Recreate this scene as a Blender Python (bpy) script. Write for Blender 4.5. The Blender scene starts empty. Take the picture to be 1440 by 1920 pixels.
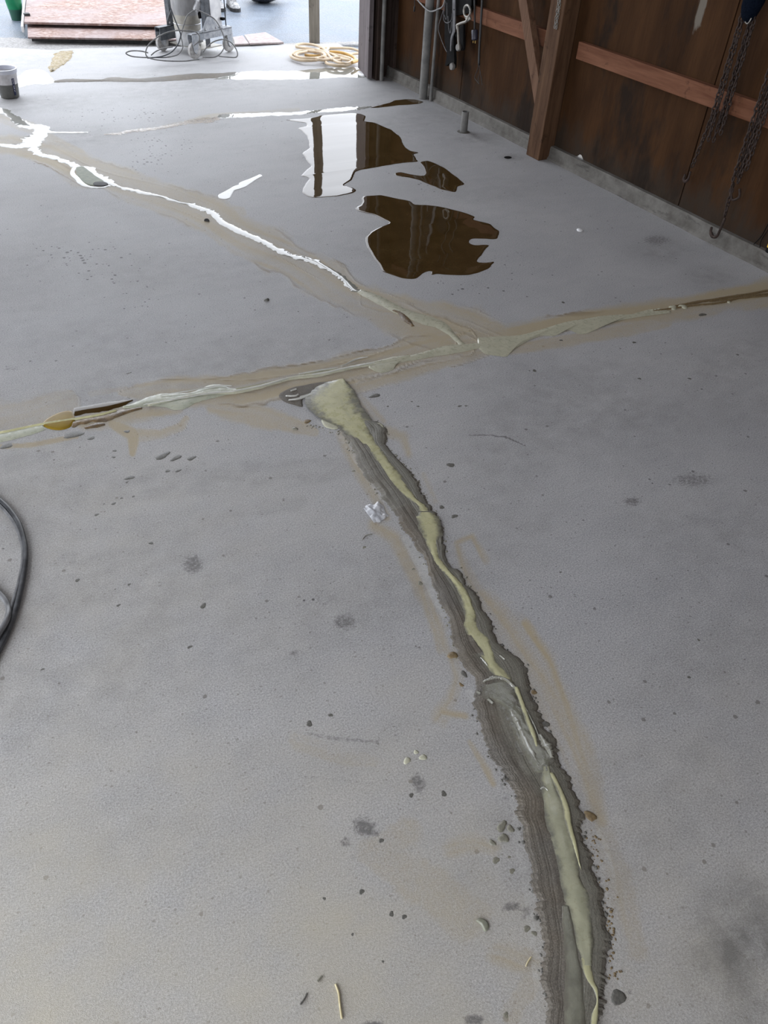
import bpy, bmesh, math, random
import numpy as np
from mathutils import Vector, Matrix
from mathutils.geometry import tessellate_polygon

random.seed(7)
S = bpy.context.scene
COL = S.collection

# ------------------------------------------------------------------ camera
F = 1445.0; CX, CY, H = 720.0, 960.0, 1.6
_nad = np.array([-100.0, 1590.0, F]); _nad /= np.linalg.norm(_nad)
_up = -_nad
_vp = np.array([-383.0 - CX, -424.0 - CY, F])
_Y = _vp - _up * _vp.dot(_up); _Y /= np.linalg.norm(_Y)
_X = np.cross(_Y, _up)
R = np.array([_X, _Y, _up])                    # world <- image axes (right, down, forward)
cam = bpy.data.cameras.new('camera'); camo = bpy.data.objects.new('camera', cam); COL.objects.link(camo)
cam.sensor_fit = 'HORIZONTAL'; cam.sensor_width = 36.0; cam.lens = F / 1440.0 * 36.0
cam.clip_start = 0.05; cam.clip_end = 200
M = Matrix.Identity(4)
for i in range(3):
    M[i][0] = R[i, 0]; M[i][1] = -R[i, 1]; M[i][2] = -R[i, 2]
M[2][3] = H
camo.matrix_world = M
S.camera = camo

def ray(px, py):
    return R @ np.array([px - CX, py - CY, F])
def at(px, py, z=0.0):
    d = ray(px, py); q = np.array([0, 0, H]) + d * (z - H) / d[2]; return Vector(q)
def atx(px, py, x):
    d = ray(px, py); return Vector(np.array([0, 0, H]) + d * x / d[0])
def aty(px, py, y):
    d = ray(px, py); return Vector(np.array([0, 0, H]) + d * y / d[1])

# ------------------------------------------------------------------ sky and exposure
W = bpy.data.worlds.new('overcast_sky'); S.world = W; W.use_nodes = True
bg = W.node_tree.nodes['Background']
bg.inputs[0].default_value = (0.89, 0.93, 1.0, 1); bg.inputs[1].default_value = 4.2
S.view_settings.view_transform = 'Standard'; S.view_settings.look = 'None'
S.view_settings.gamma = 1; S.view_settings.use_curve_mapping = False
S.view_settings.exposure = 0.06
S.cycles.use_denoising = True
S.cycles.max_bounces = 8; S.cycles.diffuse_bounces = 5
S.cycles.sample_clamp_indirect = 6

def portal(name, loc, rot, sx, sy):            # guides sampling through a real opening, gives no light itself
    l = bpy.data.lights.new(name, 'AREA'); l.shape = 'RECTANGLE'; l.size = sx; l.size_y = sy
    l.cycles.is_portal = True
    o = bpy.data.objects.new(name, l); COL.objects.link(o); o.location = loc; o.rotation_euler = rot
    return o

# ------------------------------------------------------------------ noise in numpy
def _hash(ix, iy, s):
    n = (ix.astype(np.int64) * 374761393 + iy.astype(np.int64) * 668265263 + s * 974711) & 0x7fffffff
    n = ((n ^ (n >> 13)) * 1274126177) & 0x7fffffff
    return ((n ^ (n >> 16)) & 0xffff) / 65535.0
def vnoise(x, y, s=0):
    x = np.asarray(x, float); y = np.asarray(y, float)
    ix = np.floor(x); iy = np.floor(y); fx = x - ix; fy = y - iy
    fx = fx * fx * (3 - 2 * fx); fy = fy * fy * (3 - 2 * fy)
    a = _hash(ix, iy, s); b = _hash(ix + 1, iy, s); c = _hash(ix, iy + 1, s); d = _hash(ix + 1, iy + 1, s)
    return (a * (1 - fx) + b * fx) * (1 - fy) + (c * (1 - fx) + d * fx) * fy
def fbm(x, y, s=0, o=4):
    t = 0; a = 0.5; n = 0
    for k in range(o):
        t = t + a * vnoise(x * 2 ** k, y * 2 ** k, s + k * 17); n += a; a *= 0.5
    return t / n

# ------------------------------------------------------------------ materials
class NT:
    def __init__(self, name):
        self.m = bpy.data.materials.new(name); self.m.use_nodes = True
        self.t = self.m.node_tree; self.b = self.t.nodes['Principled BSDF']
        self.co = None
    def n(self, typ, **k):
        x = self.t.nodes.new(typ)
        for a, v in k.items(): setattr(x, a, v)
        return x
    def l(self, a, b): self.t.links.new(a, b)
    def obj(self, scale=(1, 1, 1)):
        tc = self.n('ShaderNodeTexCoord'); mp = self.n('ShaderNodeMapping')
        mp.inputs['Scale'].default_value = scale
        self.l(tc.outputs['Object'], mp.inputs[0]); return mp.outputs[0]
    def geo(self, scale=(1, 1, 1)):
        tc = self.n('ShaderNodeNewGeometry'); mp = self.n('ShaderNodeMapping')
        mp.inputs['Scale'].default_value = scale
        self.l(tc.outputs['Position'], mp.inputs[0]); return mp.outputs[0]
    def uv(self, scale=(1, 1, 1)):
        tc = self.n('ShaderNodeTexCoord'); mp = self.n('ShaderNodeMapping')
        mp.inputs['Scale'].default_value = scale
        self.l(tc.outputs['UV'], mp.inputs[0]); return mp.outputs[0]
    def noise(self, vec, scale, detail=4, rough=0.55, dist=0):
        x = self.n('ShaderNodeTexNoise'); x.inputs['Scale'].default_value = scale
        x.inputs['Detail'].default_value = detail; x.inputs['Roughness'].default_value = rough
        x.inputs['Distortion'].default_value = dist
        self.l(vec, x.inputs['Vector']); return x.outputs['Fac']
    def vor(self, vec, scale, feature='F1'):
        x = self.n('ShaderNodeTexVoronoi', feature=feature); x.inputs['Scale'].default_value = scale
        self.l(vec, x.inputs['Vector']); return x
    def mr(self, v, a, b, c=0.0, d=1.0, smooth=False):
        x = self.n('ShaderNodeMapRange'); x.clamp = True
        if smooth: x.interpolation_type = 'SMOOTHSTEP'
        for i, q in zip((1, 2, 3, 4), (a, b, c, d)): x.inputs[i].default_value = q
        self.l(v, x.inputs[0]); return x.outputs[0]
    def ma(self, op, a, b):
        x = self.n('ShaderNodeMath', operation=op)
        for i, q in enumerate((a, b)):
            if isinstance(q, (int, float)): x.inputs[i].default_value = q
            else: self.l(q, x.inputs[i])
        return x.outputs[0]
    def mix(self, fac, a, b, blend='MIX'):
        x = self.n('ShaderNodeMix', data_type='RGBA', blend_type=blend)
        for i, q in ((0, fac), (6, a), (7, b)):
            if isinstance(q, (int, float)): x.inputs[i].default_value = q
            elif isinstance(q, tuple): x.inputs[i].default_value = (*q, 1) if len(q) == 3 else q
            else: self.l(q, x.inputs[i])
        return x.outputs[2]
    def attr(self, name):
        x = self.n('ShaderNodeAttribute'); x.attribute_name = name; return x.outputs['Fac']
    def bump(self, h, strength, dist=0.002):
        x = self.n('ShaderNodeBump'); x.inputs['Strength'].default_value = strength
        x.inputs['Distance'].default_value = dist; self.l(h, x.inputs['Height'])
        self.l(x.outputs[0], self.b.inputs['Normal'])
    def set(self, col=None, rough=None, metal=None, ior=None, spec=None):
        for k, v in (('Base Color', col), ('Roughness', rough), ('Metallic', metal), ('IOR', ior), ('Specular IOR Level', spec)):
            if v is None: continue
            if isinstance(v, tuple): self.b.inputs[k].default_value = (*v, 1)
            elif isinstance(v, (int, float)): self.b.inputs[k].default_value = v
            else: self.l(v, self.b.inputs[k])
        return self

def speckled(name, c1, c2, scale=20, rough=0.6, metal=0, stretch=(1, 1, 1), bump=0.2, dist=0.002, lo=0.35, hi=0.65, spec=0.5):
    t = NT(name); v = t.obj(stretch); n = t.noise(v, scale, 5, 0.6)
    t.set(t.mix(t.mr(n, lo, hi), c1, c2), rough, metal, None, spec)
    if bump: t.bump(n, bump, dist)
    return t.m

def mat_floor():
    t = NT('ground_concrete'); v = t.geo()
    big = t.noise(v, 1.3, 4, 0.6, 0.6); mid = t.noise(t.geo((1, 2.2, 1)), 5, 5, 0.65, 0.4)
    fine = t.noise(v, 240, 4, 0.8); grain = t.noise(v, 650, 2, 0.6)
    c = t.mix(t.mr(big, 0.3, 0.7), (0.358, 0.36, 0.375), (0.438, 0.436, 0.444))
    c = t.mix(t.ma('MULTIPLY', t.mr(mid, 0.42, 0.72), 0.4), c, (0.29, 0.297, 0.315))
    c = t.mix(t.mr(fine, 0.5, 0.66, 0.0, 0.7), c, (0.66, 0.655, 0.645), 'MIX')
    c = t.mix(t.mr(fine, 0.5, 0.34, 0.0, 0.75), c, (0.17, 0.168, 0.168), 'MIX')
    c = t.mix(t.mr(grain, 0.55, 0.75, 0, 0.4), c, (0.2, 0.2, 0.2))
    pit = t.vor(v, 130)
    c = t.mix(t.mr(t.ma('ADD', pit.outputs['Distance'], t.ma('MULTIPLY', t.noise(v, 3, 3, 0.6), 0.25)), 0.17, 0.24, 0.5, 0), c, (0.16, 0.155, 0.15))
    v2 = t.vor(v, 24); r2 = t.n('ShaderNodeSeparateColor'); t.l(v2.outputs['Color'], r2.inputs[0])
    d2 = t.ma('ADD', v2.outputs['Distance'], t.ma('MULTIPLY', t.ma('SUBTRACT', t.noise(v, 170, 3, 0.7), 0.5), 0.16))
    c = t.mix(t.mr(t.ma('SUBTRACT', t.ma('MULTIPLY', t.mr(r2.outputs[0], 0.5, 1.0), 0.16), d2), 0.0, 0.03, 0, 0.75), c, (0.11, 0.105, 0.102))
    v3 = t.vor(t.geo((1, 1.25, 1)), 65); r3 = t.n('ShaderNodeSeparateColor'); t.l(v3.outputs['Color'], r3.inputs[0])
    d3 = t.ma('ADD', v3.outputs['Distance'], t.ma('MULTIPLY', t.ma('SUBTRACT', fine, 0.5), 0.3))
    c = t.mix(t.mr(t.ma('SUBTRACT', t.ma('MULTIPLY', t.mr(r3.outputs[1], 0.5, 1.0), 0.25), d3), 0.0, 0.05, 0, 0.6), c, (0.15, 0.145, 0.14))
    # warm tone of the near light put into the colour as dust
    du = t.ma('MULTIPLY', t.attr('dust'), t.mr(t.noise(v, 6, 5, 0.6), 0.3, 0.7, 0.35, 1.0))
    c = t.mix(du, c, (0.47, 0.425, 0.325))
    # wiped sand streaks along the cracks
    tn = t.attr('tan'); nn = t.noise(v, 45, 4, 0.7)
    tf = t.mr(t.ma('ADD', tn, t.ma('MULTIPLY', t.ma('SUBTRACT', nn, 0.5), 0.55)), 0.12, 0.95, 0, 0.92)
    c = t.mix(tf, c, (0.39, 0.325, 0.21))
    rg = t.attr('ridge')
    c = t.mix(t.mr(rg, 0.3, 0.9, 0, 0.8), c, (0.19, 0.14, 0.07))
    # pale dry residue
    pl = t.mr(t.ma('ADD', t.attr('pale'), t.ma('MULTIPLY', t.ma('SUBTRACT', t.noise(v, 70, 4, 0.7), 0.5), 0.9)), 0.35, 0.75, 0, 0.8)
    c = t.mix(pl, c, (0.55, 0.55, 0.53))
    # dark grime
    dn = t.noise(v, 95, 5, 0.75)
    df = t.mr(t.ma('ADD', t.attr('dark'), t.ma('MULTIPLY', t.ma('SUBTRACT', dn, 0.5), 1.5)), 0.42, 0.8, 0, 0.8)
    c = t.mix(df, c, (0.105, 0.1, 0.098))
    # soft stains
    c = t.mix(t.ma('MULTIPLY', t.attr('stain'), t.mr(t.noise(v, 14, 4, 0.65), 0.3, 0.65)), c, (0.13, 0.125, 0.115))
    # small spatter spots
    vv = t.vor(v, 42); rr = t.n('ShaderNodeSeparateColor'); t.l(vv.outputs['Color'], rr.inputs[0])
    rad = t.ma('MULTIPLY', t.ma('MULTIPLY', t.attr('speck'), t.mr(rr.outputs[0], 0.42, 1.0)), 0.46)
    ds = t.ma('ADD', vv.outputs['Distance'], t.ma('MULTIPLY', t.ma('SUBTRACT', nn, 0.5), 0.12))
    sp = t.mr(t.ma('SUBTRACT', rad, ds), 0.0, 0.05, 0, 0.85)
    c = t.mix(sp, c, (0.06, 0.057, 0.057))
    t.set(c, t.mr(big, 0.3, 0.7, 0.52, 0.68), 0, None, 0.4)
    hgt = t.ma('ADD', t.ma('MULTIPLY', fine, 0.5), t.ma('ADD', t.ma('MULTIPLY', grain, 0.35), t.ma('MULTIPLY', rg, 1.6)))
    t.bump(hgt, 0.8, 0.0028)
    return t.m

def mat_water(name='murky_water', c=(0.046, 0.027, 0.009), c2=(0.068, 0.042, 0.016), ior=1.36, rough=0.025):
    t = NT(name); v = t.geo(); n = t.noise(v, 9, 5, 0.65)
    col = t.mix(t.mr(n, 0.3, 0.7), c, c2)
    col = t.mix(t.mr(t.noise(v, 120, 3, 0.7), 0.66, 0.74, 0, 0.5), col, (0.16, 0.12, 0.06))
    t.set(col, rough, 0, ior)
    t.bump(t.noise(v, 22, 2, 0.5), 0.03, 0.0006)
    return t.m

def mat_filler(name, c1, c2, c3, rough=0.14, bump=0.15, edge=None):
    t = NT(name); g = t.geo()
    n = t.noise(g, 26, 5, 0.6, 0.5); s = t.noise(t.uv((3.0, 9, 1)), 1.0, 4, 0.6)
    c = t.mix(t.mr(n, 0.38, 0.62), c1, c2)
    c = t.mix(t.mr(t.ma('ADD', t.ma('MULTIPLY', s, 0.6), t.ma('MULTIPLY', t.noise(g, 11, 4, 0.6), 0.4)), 0.54, 0.7, 0, 0.7), c, c3)
    r = t.mr(t.noise(g, 60, 3, 0.6), 0.3, 0.7, rough * 0.7, rough * 2.6)
    if edge is not None:
        sx = t.n('ShaderNodeSeparateXYZ'); t.l(t.uv(), sx.inputs[0])
        d = t.ma('ABSOLUTE', t.ma('SUBTRACT', t.ma('MULTIPLY', sx.outputs[1], 2.0), 1.0), 0)
        e = t.mr(t.ma('ADD', d, t.ma('MULTIPLY', t.ma('SUBTRACT', t.noise(t.geo(), 38, 4, 0.65), 0.5), 1.3)), 0.35, 0.98, 0, 1.0, True)
        c = t.mix(e, c, edge)
    t.set(c, r, 0, 1.5)
    t.bump(t.noise(g, 160, 4, 0.65), bump, 0.0012)
    return t.m

def mat_mortar():
    t = NT('trowelled_mortar'); g = t.geo()
    n = t.noise(g, 40, 5, 0.7); ln = t.noise(t.uv((0.7, 26, 1)), 1.0, 2, 0.5, 0.3); sand = t.noise(g, 330, 4, 0.8); big = t.noise(g, 5, 3, 0.6)
    c = t.mix(t.mr(n, 0.3, 0.7), (0.100, 0.083, 0.062), (0.160, 0.137, 0.105))
    c = t.mix(t.mr(big, 0.4, 0.6, 0, 0.6), c, (0.115, 0.112, 0.104))
    c = t.mix(t.mr(ln, 0.45, 0.62, 0, 0.35), c, (0.062, 0.052, 0.040))
    w = t.attr('wet')
    gz = t.mr(t.ma('ADD', w, t.ma('MULTIPLY', t.ma('SUBTRACT', n, 0.5), 0.7)), 0.2, 0.8, 0, 0.9, True)
    c = t.mix(gz, c, (0.175, 0.17, 0.14))
    c = t.mix(t.mr(sand, 0.52, 0.7, 0, 0.7), c, (0.30, 0.27, 0.225))
    c = t.mix(t.mr(sand, 0.48, 0.3, 0, 0.7), c, (0.05, 0.045, 0.038))
    t.set(c, t.mr(gz, 0, 1, 0.6, 0.3), 0, 1.45)
    h = t.ma('ADD', t.ma('MULTIPLY', ln, 1.1), t.ma('ADD', t.ma('MULTIPLY', sand, 0.55), t.ma('MULTIPLY', n, 0.5)))
    t.bump(h, 0.6, 0.0028)
    return t.m

def mat_panel():
    t = NT('weathered_plywood'); v = t.geo((1, 1, 0.22)); g = t.geo()
    n = t.noise(v, 7, 6, 0.65, 0.4); f = t.noise(t.geo((1, 1, 0.07)), 90, 4, 0.65)
    c = t.mix(t.mr(n, 0.3, 0.7), (0.030, 0.0138, 0.0060), (0.066, 0.031, 0.0130))
    c = t.mix(t.mr(f, 0.5, 0.75, 0, 0.5), c, (0.03, 0.013, 0.006))
    sx = t.n('ShaderNodeSeparateXYZ'); t.l(g, sx.inputs[0])
    low = t.mr(sx.outputs[2], 0.08, 0.42, 1, 0)
    mil = t.mr(t.ma('ADD', low, t.ma('MULTIPLY', t.ma('SUBTRACT', t.noise(t.geo((1, 1, 0.5)), 9, 5, 0.7), 0.5), 1.5)), 0.45, 0.95, 0, 0.8)
    c = t.mix(mil, c, (0.034, 0.027, 0.021))
    blk = t.mr(t.noise(t.geo((1, 1, 0.4)), 3.2, 5, 0.7), 0.52, 0.64, 0, 0.85)
    c = t.mix(blk, c, (0.017, 0.012, 0.009))
    wp = t.attr('paint'); wf = t.mr(t.ma('ADD', wp, t.ma('MULTIPLY', t.ma('SUBTRACT', t.noise(t.geo((1, 1, 0.3)), 22, 4, 0.7), 0.5), 1.1)), 0.5, 0.7)
    c = t.mix(wf, c, (0.16, 0.14, 0.115))
    t.set(c, 0.8, 0, None, 0.08)
    t.bump(t.ma('ADD', f, n), 0.6, 0.004)
    return t.m

def mat_timber(name, c1, c2, axis=2):
    t = NT(name); s = [14, 14, 14]; s[axis] = 1.2
    v = t.obj(tuple(s)); n = t.noise(v, 2.2, 5, 0.65, 0.3); k = t.noise(t.obj(), 12, 4, 0.7)
    c = t.mix(t.mr(n, 0.35, 0.65), c1, c2)
    c = t.mix(t.mr(k, 0.6, 0.72, 0, 0.7), c, tuple(x * 0.3 for x in c1))
    t.set(c, 0.75, 0, None, 0.15); t.bump(n, 0.5, 0.003)
    return t.m

def mat_asphalt():
    t = NT('wet_asphalt'); v = t.geo(); n = t.noise(v, 2.5, 5, 0.65); a = t.vor(v, 60)
    f = t.noise(v, 120, 3, 0.7)
    c = t.mix(t.mr(n, 0.35, 0.65), (0.085, 0.105, 0.135), (0.17, 0.205, 0.255))
    c = t.mix(t.mr(f, 0.52, 0.68, 0, 0.8), c, (0.02, 0.022, 0.027))
    t.set(c, t.mr(n, 0.35, 0.65, 0.35, 0.55), 0, None, 0.3)
    t.bump(t.ma('ADD', f, a.outputs['Distance']), 0.6, 0.008)
    return t.m

def mat_osb():
    t = NT('strand_board'); v = t.obj()
    d = t.vor(t.obj((60, 22, 40)), 1.0); rr = t.n('ShaderNodeSeparateColor'); t.l(d.outputs['Color'], rr.inputs[0])
    d2 = t.vor(t.obj((25, 70, 40)), 1.0)
    r2 = t.n('ShaderNodeSeparateColor'); t.l(d2.outputs['Color'], r2.inputs[0])
    c = t.mix(rr.outputs[0], (0.17, 0.088, 0.06), (0.27, 0.175, 0.145))
    c = t.mix(t.mr(r2.outputs[1], 0.7, 0.9, 0, 0.6), c, (0.46, 0.39, 0.36))
    c = t.mix(t.mr(t.noise(v, 2.2, 3, 0.5), 0.4, 0.65, 0, 0.65), c, (0.29, 0.245, 0.25))
    t.set(c, 0.6, 0, None, 0.25); t.bump(rr.outputs[0], 0.4, 0.003)
    return t.m

def mat_stain_curb():
    t = NT('curb_concrete'); v = t.geo((1, 1, 1)); n = t.noise(v, 9, 6, 0.7); f = t.noise(v, 150, 3, 0.7)
    c = t.mix(t.mr(n, 0.35, 0.65), (0.095, 0.088, 0.078), (0.17, 0.162, 0.148))
    c = t.mix(t.mr(t.noise(t.geo((1, 0.4, 2)), 14, 5, 0.7), 0.6, 0.7, 0, 0.7), c, (0.05, 0.046, 0.042))
    t.set(c, 0.8, 0, None, 0.25); t.bump(t.ma('ADD', n, f), 0.5, 0.003)
    return t.m

MAT = {}
MAT['floor'] = mat_floor(); MAT['water'] = mat_water(); MAT['panel'] = mat_panel(); MAT['mortar'] = mat_mortar()
MAT['clear_water'] = mat_water('crack_water', (0.24, 0.245, 0.22), (0.32, 0.32, 0.285), 1.7, 0.03)
MAT['green_water'] = speckled('green_pool_filler', (0.13, 0.155, 0.10), (0.19, 0.21, 0.14), 40, 0.45, bump=0.1, spec=0.15)
MAT['cream'] = mat_filler('cream_filler', (0.43, 0.41, 0.235), (0.50, 0.48, 0.28), (0.28, 0.275, 0.19))
MAT['strip_cream'] = mat_filler('soft_edged_cream_filler', (0.41, 0.395, 0.235), (0.47, 0.455, 0.27), (0.25, 0.245, 0.175), 0.2, 0.12, (0.155, 0.15, 0.118))
MAT['strip_grey'] = mat_filler('soft_edged_grey_filler', (0.30, 0.30, 0.21), (0.36, 0.355, 0.25), (0.21, 0.21, 0.165), 0.2, 0.15, (0.14, 0.137, 0.112))
MAT['strip_film'] = mat_filler('soft_edged_wet_film', (0.16, 0.16, 0.125), (0.22, 0.22, 0.172), (0.12, 0.118, 0.098), 0.05, 0.8, (0.14, 0.133, 0.109))
for _n in [MAT['strip_film'].node_tree.nodes['Principled BSDF']]: _n.inputs['IOR'].default_value = 1.9
MAT['gleam_bead'] = mat_water('pale_gleam_resin_bead', (0.42, 0.42, 0.38), (0.52, 0.52, 0.48), 1.8, 0.05)  # pale base imitates the white highlights on wet filler
MAT['strip_shine'] = mat_filler('shining_wet_film', (0.26, 0.26, 0.215), (0.36, 0.36, 0.31), (0.20, 0.20, 0.165), 0.05, 0.4, (0.17, 0.165, 0.135))  # paler base than the wet film, adding highlight to its colour
MAT['strip_shine'].node_tree.nodes['Principled BSDF'].inputs['IOR'].default_value = 2.2
MAT['grey_cream'] = mat_filler('grey_filler', (0.40, 0.395, 0.30), (0.46, 0.45, 0.345), (0.33, 0.325, 0.26), 0.2)
MAT['film'] = mat_filler('watery_filler', (0.16, 0.165, 0.13), (0.24, 0.24, 0.18), (0.12, 0.12, 0.10), 0.1, 0.5)
MAT['mint'] = mat_filler('green_grey_filler', (0.36, 0.38, 0.30), (0.43, 0.44, 0.34), (0.30, 0.31, 0.26), 0.22)
MAT['amber'] = mat_water('amber_liquid', (0.20, 0.125, 0.016), (0.29, 0.2, 0.03), 1.25, 0.15)
MAT['brown_wet'] = mat_filler('wet_brown_sand', (0.10, 0.07, 0.04), (0.2, 0.14, 0.075), (0.05, 0.035, 0.025), 0.2, 0.8)
MAT['amber_smear'] = mat_filler('yellow_wet_smear', (0.19, 0.14, 0.05), (0.28, 0.22, 0.11), (0.14, 0.11, 0.07), 0.35, 1.0)
MAT['blob'] = speckled('dried_filler_droplet', (0.075, 0.073, 0.066), (0.145, 0.14, 0.122), 300, 0.42, bump=0.4)
MAT['grey_blob'] = speckled('grey_filler_lump', (0.15, 0.145, 0.115), (0.24, 0.23, 0.18), 200, 0.35, bump=0.4)
MAT['brown_blob'] = speckled('brown_filler_lump', (0.12, 0.085, 0.045), (0.22, 0.16, 0.08), 200, 0.5, bump=0.5)
MAT['curb'] = mat_stain_curb()
MAT['post'] = mat_timber('old_post_wood', (0.055, 0.027, 0.014), (0.11, 0.06, 0.033))
MAT['girt'] = mat_timber('red_brown_girt_wood', (0.115, 0.045, 0.023), (0.19, 0.085, 0.048), 1)
MAT['brace'] = mat_timber('brace_wood', (0.1, 0.052, 0.031), (0.165, 0.095, 0.06))
MAT['grey_wood'] = mat_timber('weathered_grey_wood', (0.12, 0.108, 0.088), (0.21, 0.19, 0.16))
MAT['jamb'] = mat_timber('mauve_lit_jamb', (0.10, 0.085, 0.087), (0.16, 0.138, 0.142))  # brown board; the mauve of its lit side is put into the colour
MAT['dark_wood'] = mat_timber('dark_door_wood', (0.03, 0.02, 0.016), (0.06, 0.042, 0.035))
MAT['asphalt'] = mat_asphalt(); MAT['osb'] = mat_osb()
MAT['apron'] = speckled('rough_edge_concrete', (0.19, 0.185, 0.18), (0.34, 0.335, 0.33), 60, 0.75, bump=0.8, dist=0.006)
MAT['ceiling'] = speckled('dark_roof_boards', (0.14, 0.09, 0.06), (0.2, 0.13, 0.09), 6, 0.8)
MAT['wall_plain'] = speckled('side_wall_board', (0.24, 0.17, 0.12), (0.32, 0.23, 0.16), 5, 0.8)
MAT['pipe'] = speckled('grey_conduit', (0.11, 0.11, 0.105), (0.18, 0.175, 0.165), 14, 0.6, 0.1, bump=0.1)
MAT['steel'] = speckled('dull_galvanised_steel', (0.33, 0.33, 0.34), (0.5, 0.5, 0.51), 30, 0.42, 0.6, bump=0.1)
MAT['dusty_steel'] = speckled('dusty_grey_paint', (0.24, 0.26, 0.29), (0.44, 0.45, 0.47), 30, 0.6, 0.1, bump=0.15)
MAT['dark_steel'] = speckled('dark_grey_paint', (0.04, 0.046, 0.055), (0.10, 0.108, 0.122), 30, 0.5, 0.1, bump=0.15)
MAT['tank'] = speckled('scuffed_grey_tank', (0.24, 0.24, 0.24), (0.45, 0.45, 0.46), 9, 0.4, 0.2, (1, 1, 0.3), bump=0.05)
MAT['tank_band'] = speckled('beige_tank_band', (0.27, 0.255, 0.22), (0.40, 0.38, 0.33), 12, 0.55, 0.0, bump=0.05)
MAT['clear_can'] = speckled('cloudy_plastic_can', (0.36, 0.37, 0.38), (0.55, 0.55, 0.55), 15, 0.3, 0, bump=0.05)
MAT['white'] = speckled('dirty_white_board', (0.62, 0.62, 0.64), (0.8, 0.8, 0.8), 12, 0.5, bump=0.1)
MAT['rubber'] = speckled('dusty_black_rubber', (0.05, 0.05, 0.052), (0.16, 0.16, 0.16), 25, 0.55, bump=0.1)
MAT['wheel'] = speckled('dusty_grey_wheel', (0.26, 0.25, 0.24), (0.46, 0.45, 0.44), 40, 0.6, bump=0.1)
MAT['hose'] = speckled('grey_black_hose', (0.028, 0.03, 0.034), (0.10, 0.105, 0.112), 22, 0.38, 0, bump=0.15, lo=0.4, hi=0.75)
MAT['hose_light'] = speckled('grey_hose_rubber', (0.085, 0.087, 0.09), (0.17, 0.172, 0.178), 26, 0.4, 0, bump=0.15)
MAT['cable'] = speckled('grey_cable', (0.13, 0.13, 0.13), (0.24, 0.24, 0.24), 30, 0.5, bump=0)
MAT['black'] = speckled('worn_black_metal', (0.004, 0.004, 0.004), (0.012, 0.011, 0.011), 20, 0.75, 0.0, bump=0.1, spec=0.08)
MAT['black_cord'] = speckled('black_cord', (0.012, 0.011, 0.011), (0.025, 0.024, 0.023), 20, 0.5, bump=0)
MAT['dull_bar'] = speckled('dull_dark_bar_steel', (0.10, 0.10, 0.105), (0.17, 0.17, 0.175), 30, 0.6, 0.2, bump=0.1, spec=0.2)
MAT['rust'] = speckled('rusty_chain_steel', (0.026, 0.017, 0.014), (0.062, 0.043, 0.036), 60, 0.65, 0.2, bump=0.2, spec=0.25)
MAT['bright_chain'] = speckled('dull_zinc_chain', (0.2, 0.19, 0.17), (0.32, 0.3, 0.27), 60, 0.45, 0.5, bump=0.1)
MAT['brass'] = speckled('brass_prong', (0.45, 0.3, 0.1), (0.55, 0.4, 0.15), 30, 0.35, 0.9, bump=0)
MAT['navy'] = speckled('navy_cloth', (0.002, 0.004, 0.009), (0.005, 0.008, 0.016), 120, 0.95, bump=0.6, spec=0.05)
MAT['plug'] = speckled('dark_blue_plug', (0.014, 0.015, 0.028), (0.03, 0.03, 0.05), 30, 0.4, bump=0)
MAT['yellow'] = speckled('yellow_plastic', (0.62, 0.36, 0.02), (0.75, 0.48, 0.05), 20, 0.45, bump=0)
MAT['grey_cap'] = speckled('grey_plastic', (0.14, 0.13, 0.12), (0.2, 0.19, 0.18), 20, 0.5, bump=0)
MAT['cream_hose'] = speckled('pale_yellow_hose', (0.5, 0.385, 0.25), (0.62, 0.5, 0.36), 8, 0.5, bump=0.05)
MAT['orange_hose'] = speckled('amber_hose', (0.5, 0.29, 0.07), (0.58, 0.36, 0.12), 8, 0.5, bump=0.05)
MAT['green'] = speckled('green_plastic', (0.0, 0.13, 0.045), (0.004, 0.19, 0.075), 8, 0.35, bump=0)
MAT['green_base'] = speckled('dull_green_plastic', (0.02, 0.075, 0.05), (0.03, 0.1, 0.065), 8, 0.35, bump=0)
MAT['bucket'] = speckled('cloudy_white_plastic', (0.5, 0.49, 0.5), (0.66, 0.65, 0.67), 25, 0.35, bump=0.05)
MAT['bucket_slurry'] = speckled('grey_mix_seen_in_bucket', (0.09, 0.09, 0.085), (0.15, 0.15, 0.14), 14, 0.4, bump=0.05)
MAT['bucket_rim'] = speckled('pale_rim_plastic', (0.6, 0.62, 0.7), (0.7, 0.72, 0.78), 14, 0.3, bump=0)
MAT['label_blue'] = speckled('navy_label_print', (0.01, 0.013, 0.06), (0.014, 0.018, 0.08), 20, 0.4, bump=0)
MAT['label_white'] = speckled('white_label_print', (0.7, 0.7, 0.75), (0.75, 0.75, 0.8), 20, 0.4, bump=0)
MAT['boot'] = speckled('dusty_boot_leather', (0.13, 0.13, 0.135), (0.42, 0.42, 0.42), 35, 0.7, bump=0.3)
MAT['sole'] = speckled('black_sole', (0.015, 0.015, 0.016), (0.04, 0.04, 0.04), 30, 0.7, bump=0.1)
MAT['bag'] = speckled('black_plastic_bag', (0.012, 0.013, 0.018), (0.03, 0.032, 0.04), 10, 0.25, bump=0.6, dist=0.02)
MAT['slab_pink'] = speckled('pink_grey_board_piece', (0.26, 0.2, 0.19), (0.36, 0.31, 0.30), 25, 0.6, bump=0.4)
MAT['straw'] = speckled('pale_straw', (0.5, 0.43, 0.25), (0.62, 0.55, 0.35), 60, 0.6, bump=0)
MAT['film_plastic'] = None
def _pl():
    t = NT('clear_plastic_film'); t.set((0.85, 0.87, 0.92), 0.12, 0, 1.5); t.b.inputs['Transmission Weight'].default_value = 0.55; return t.m
MAT['film_plastic'] = _pl()

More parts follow.
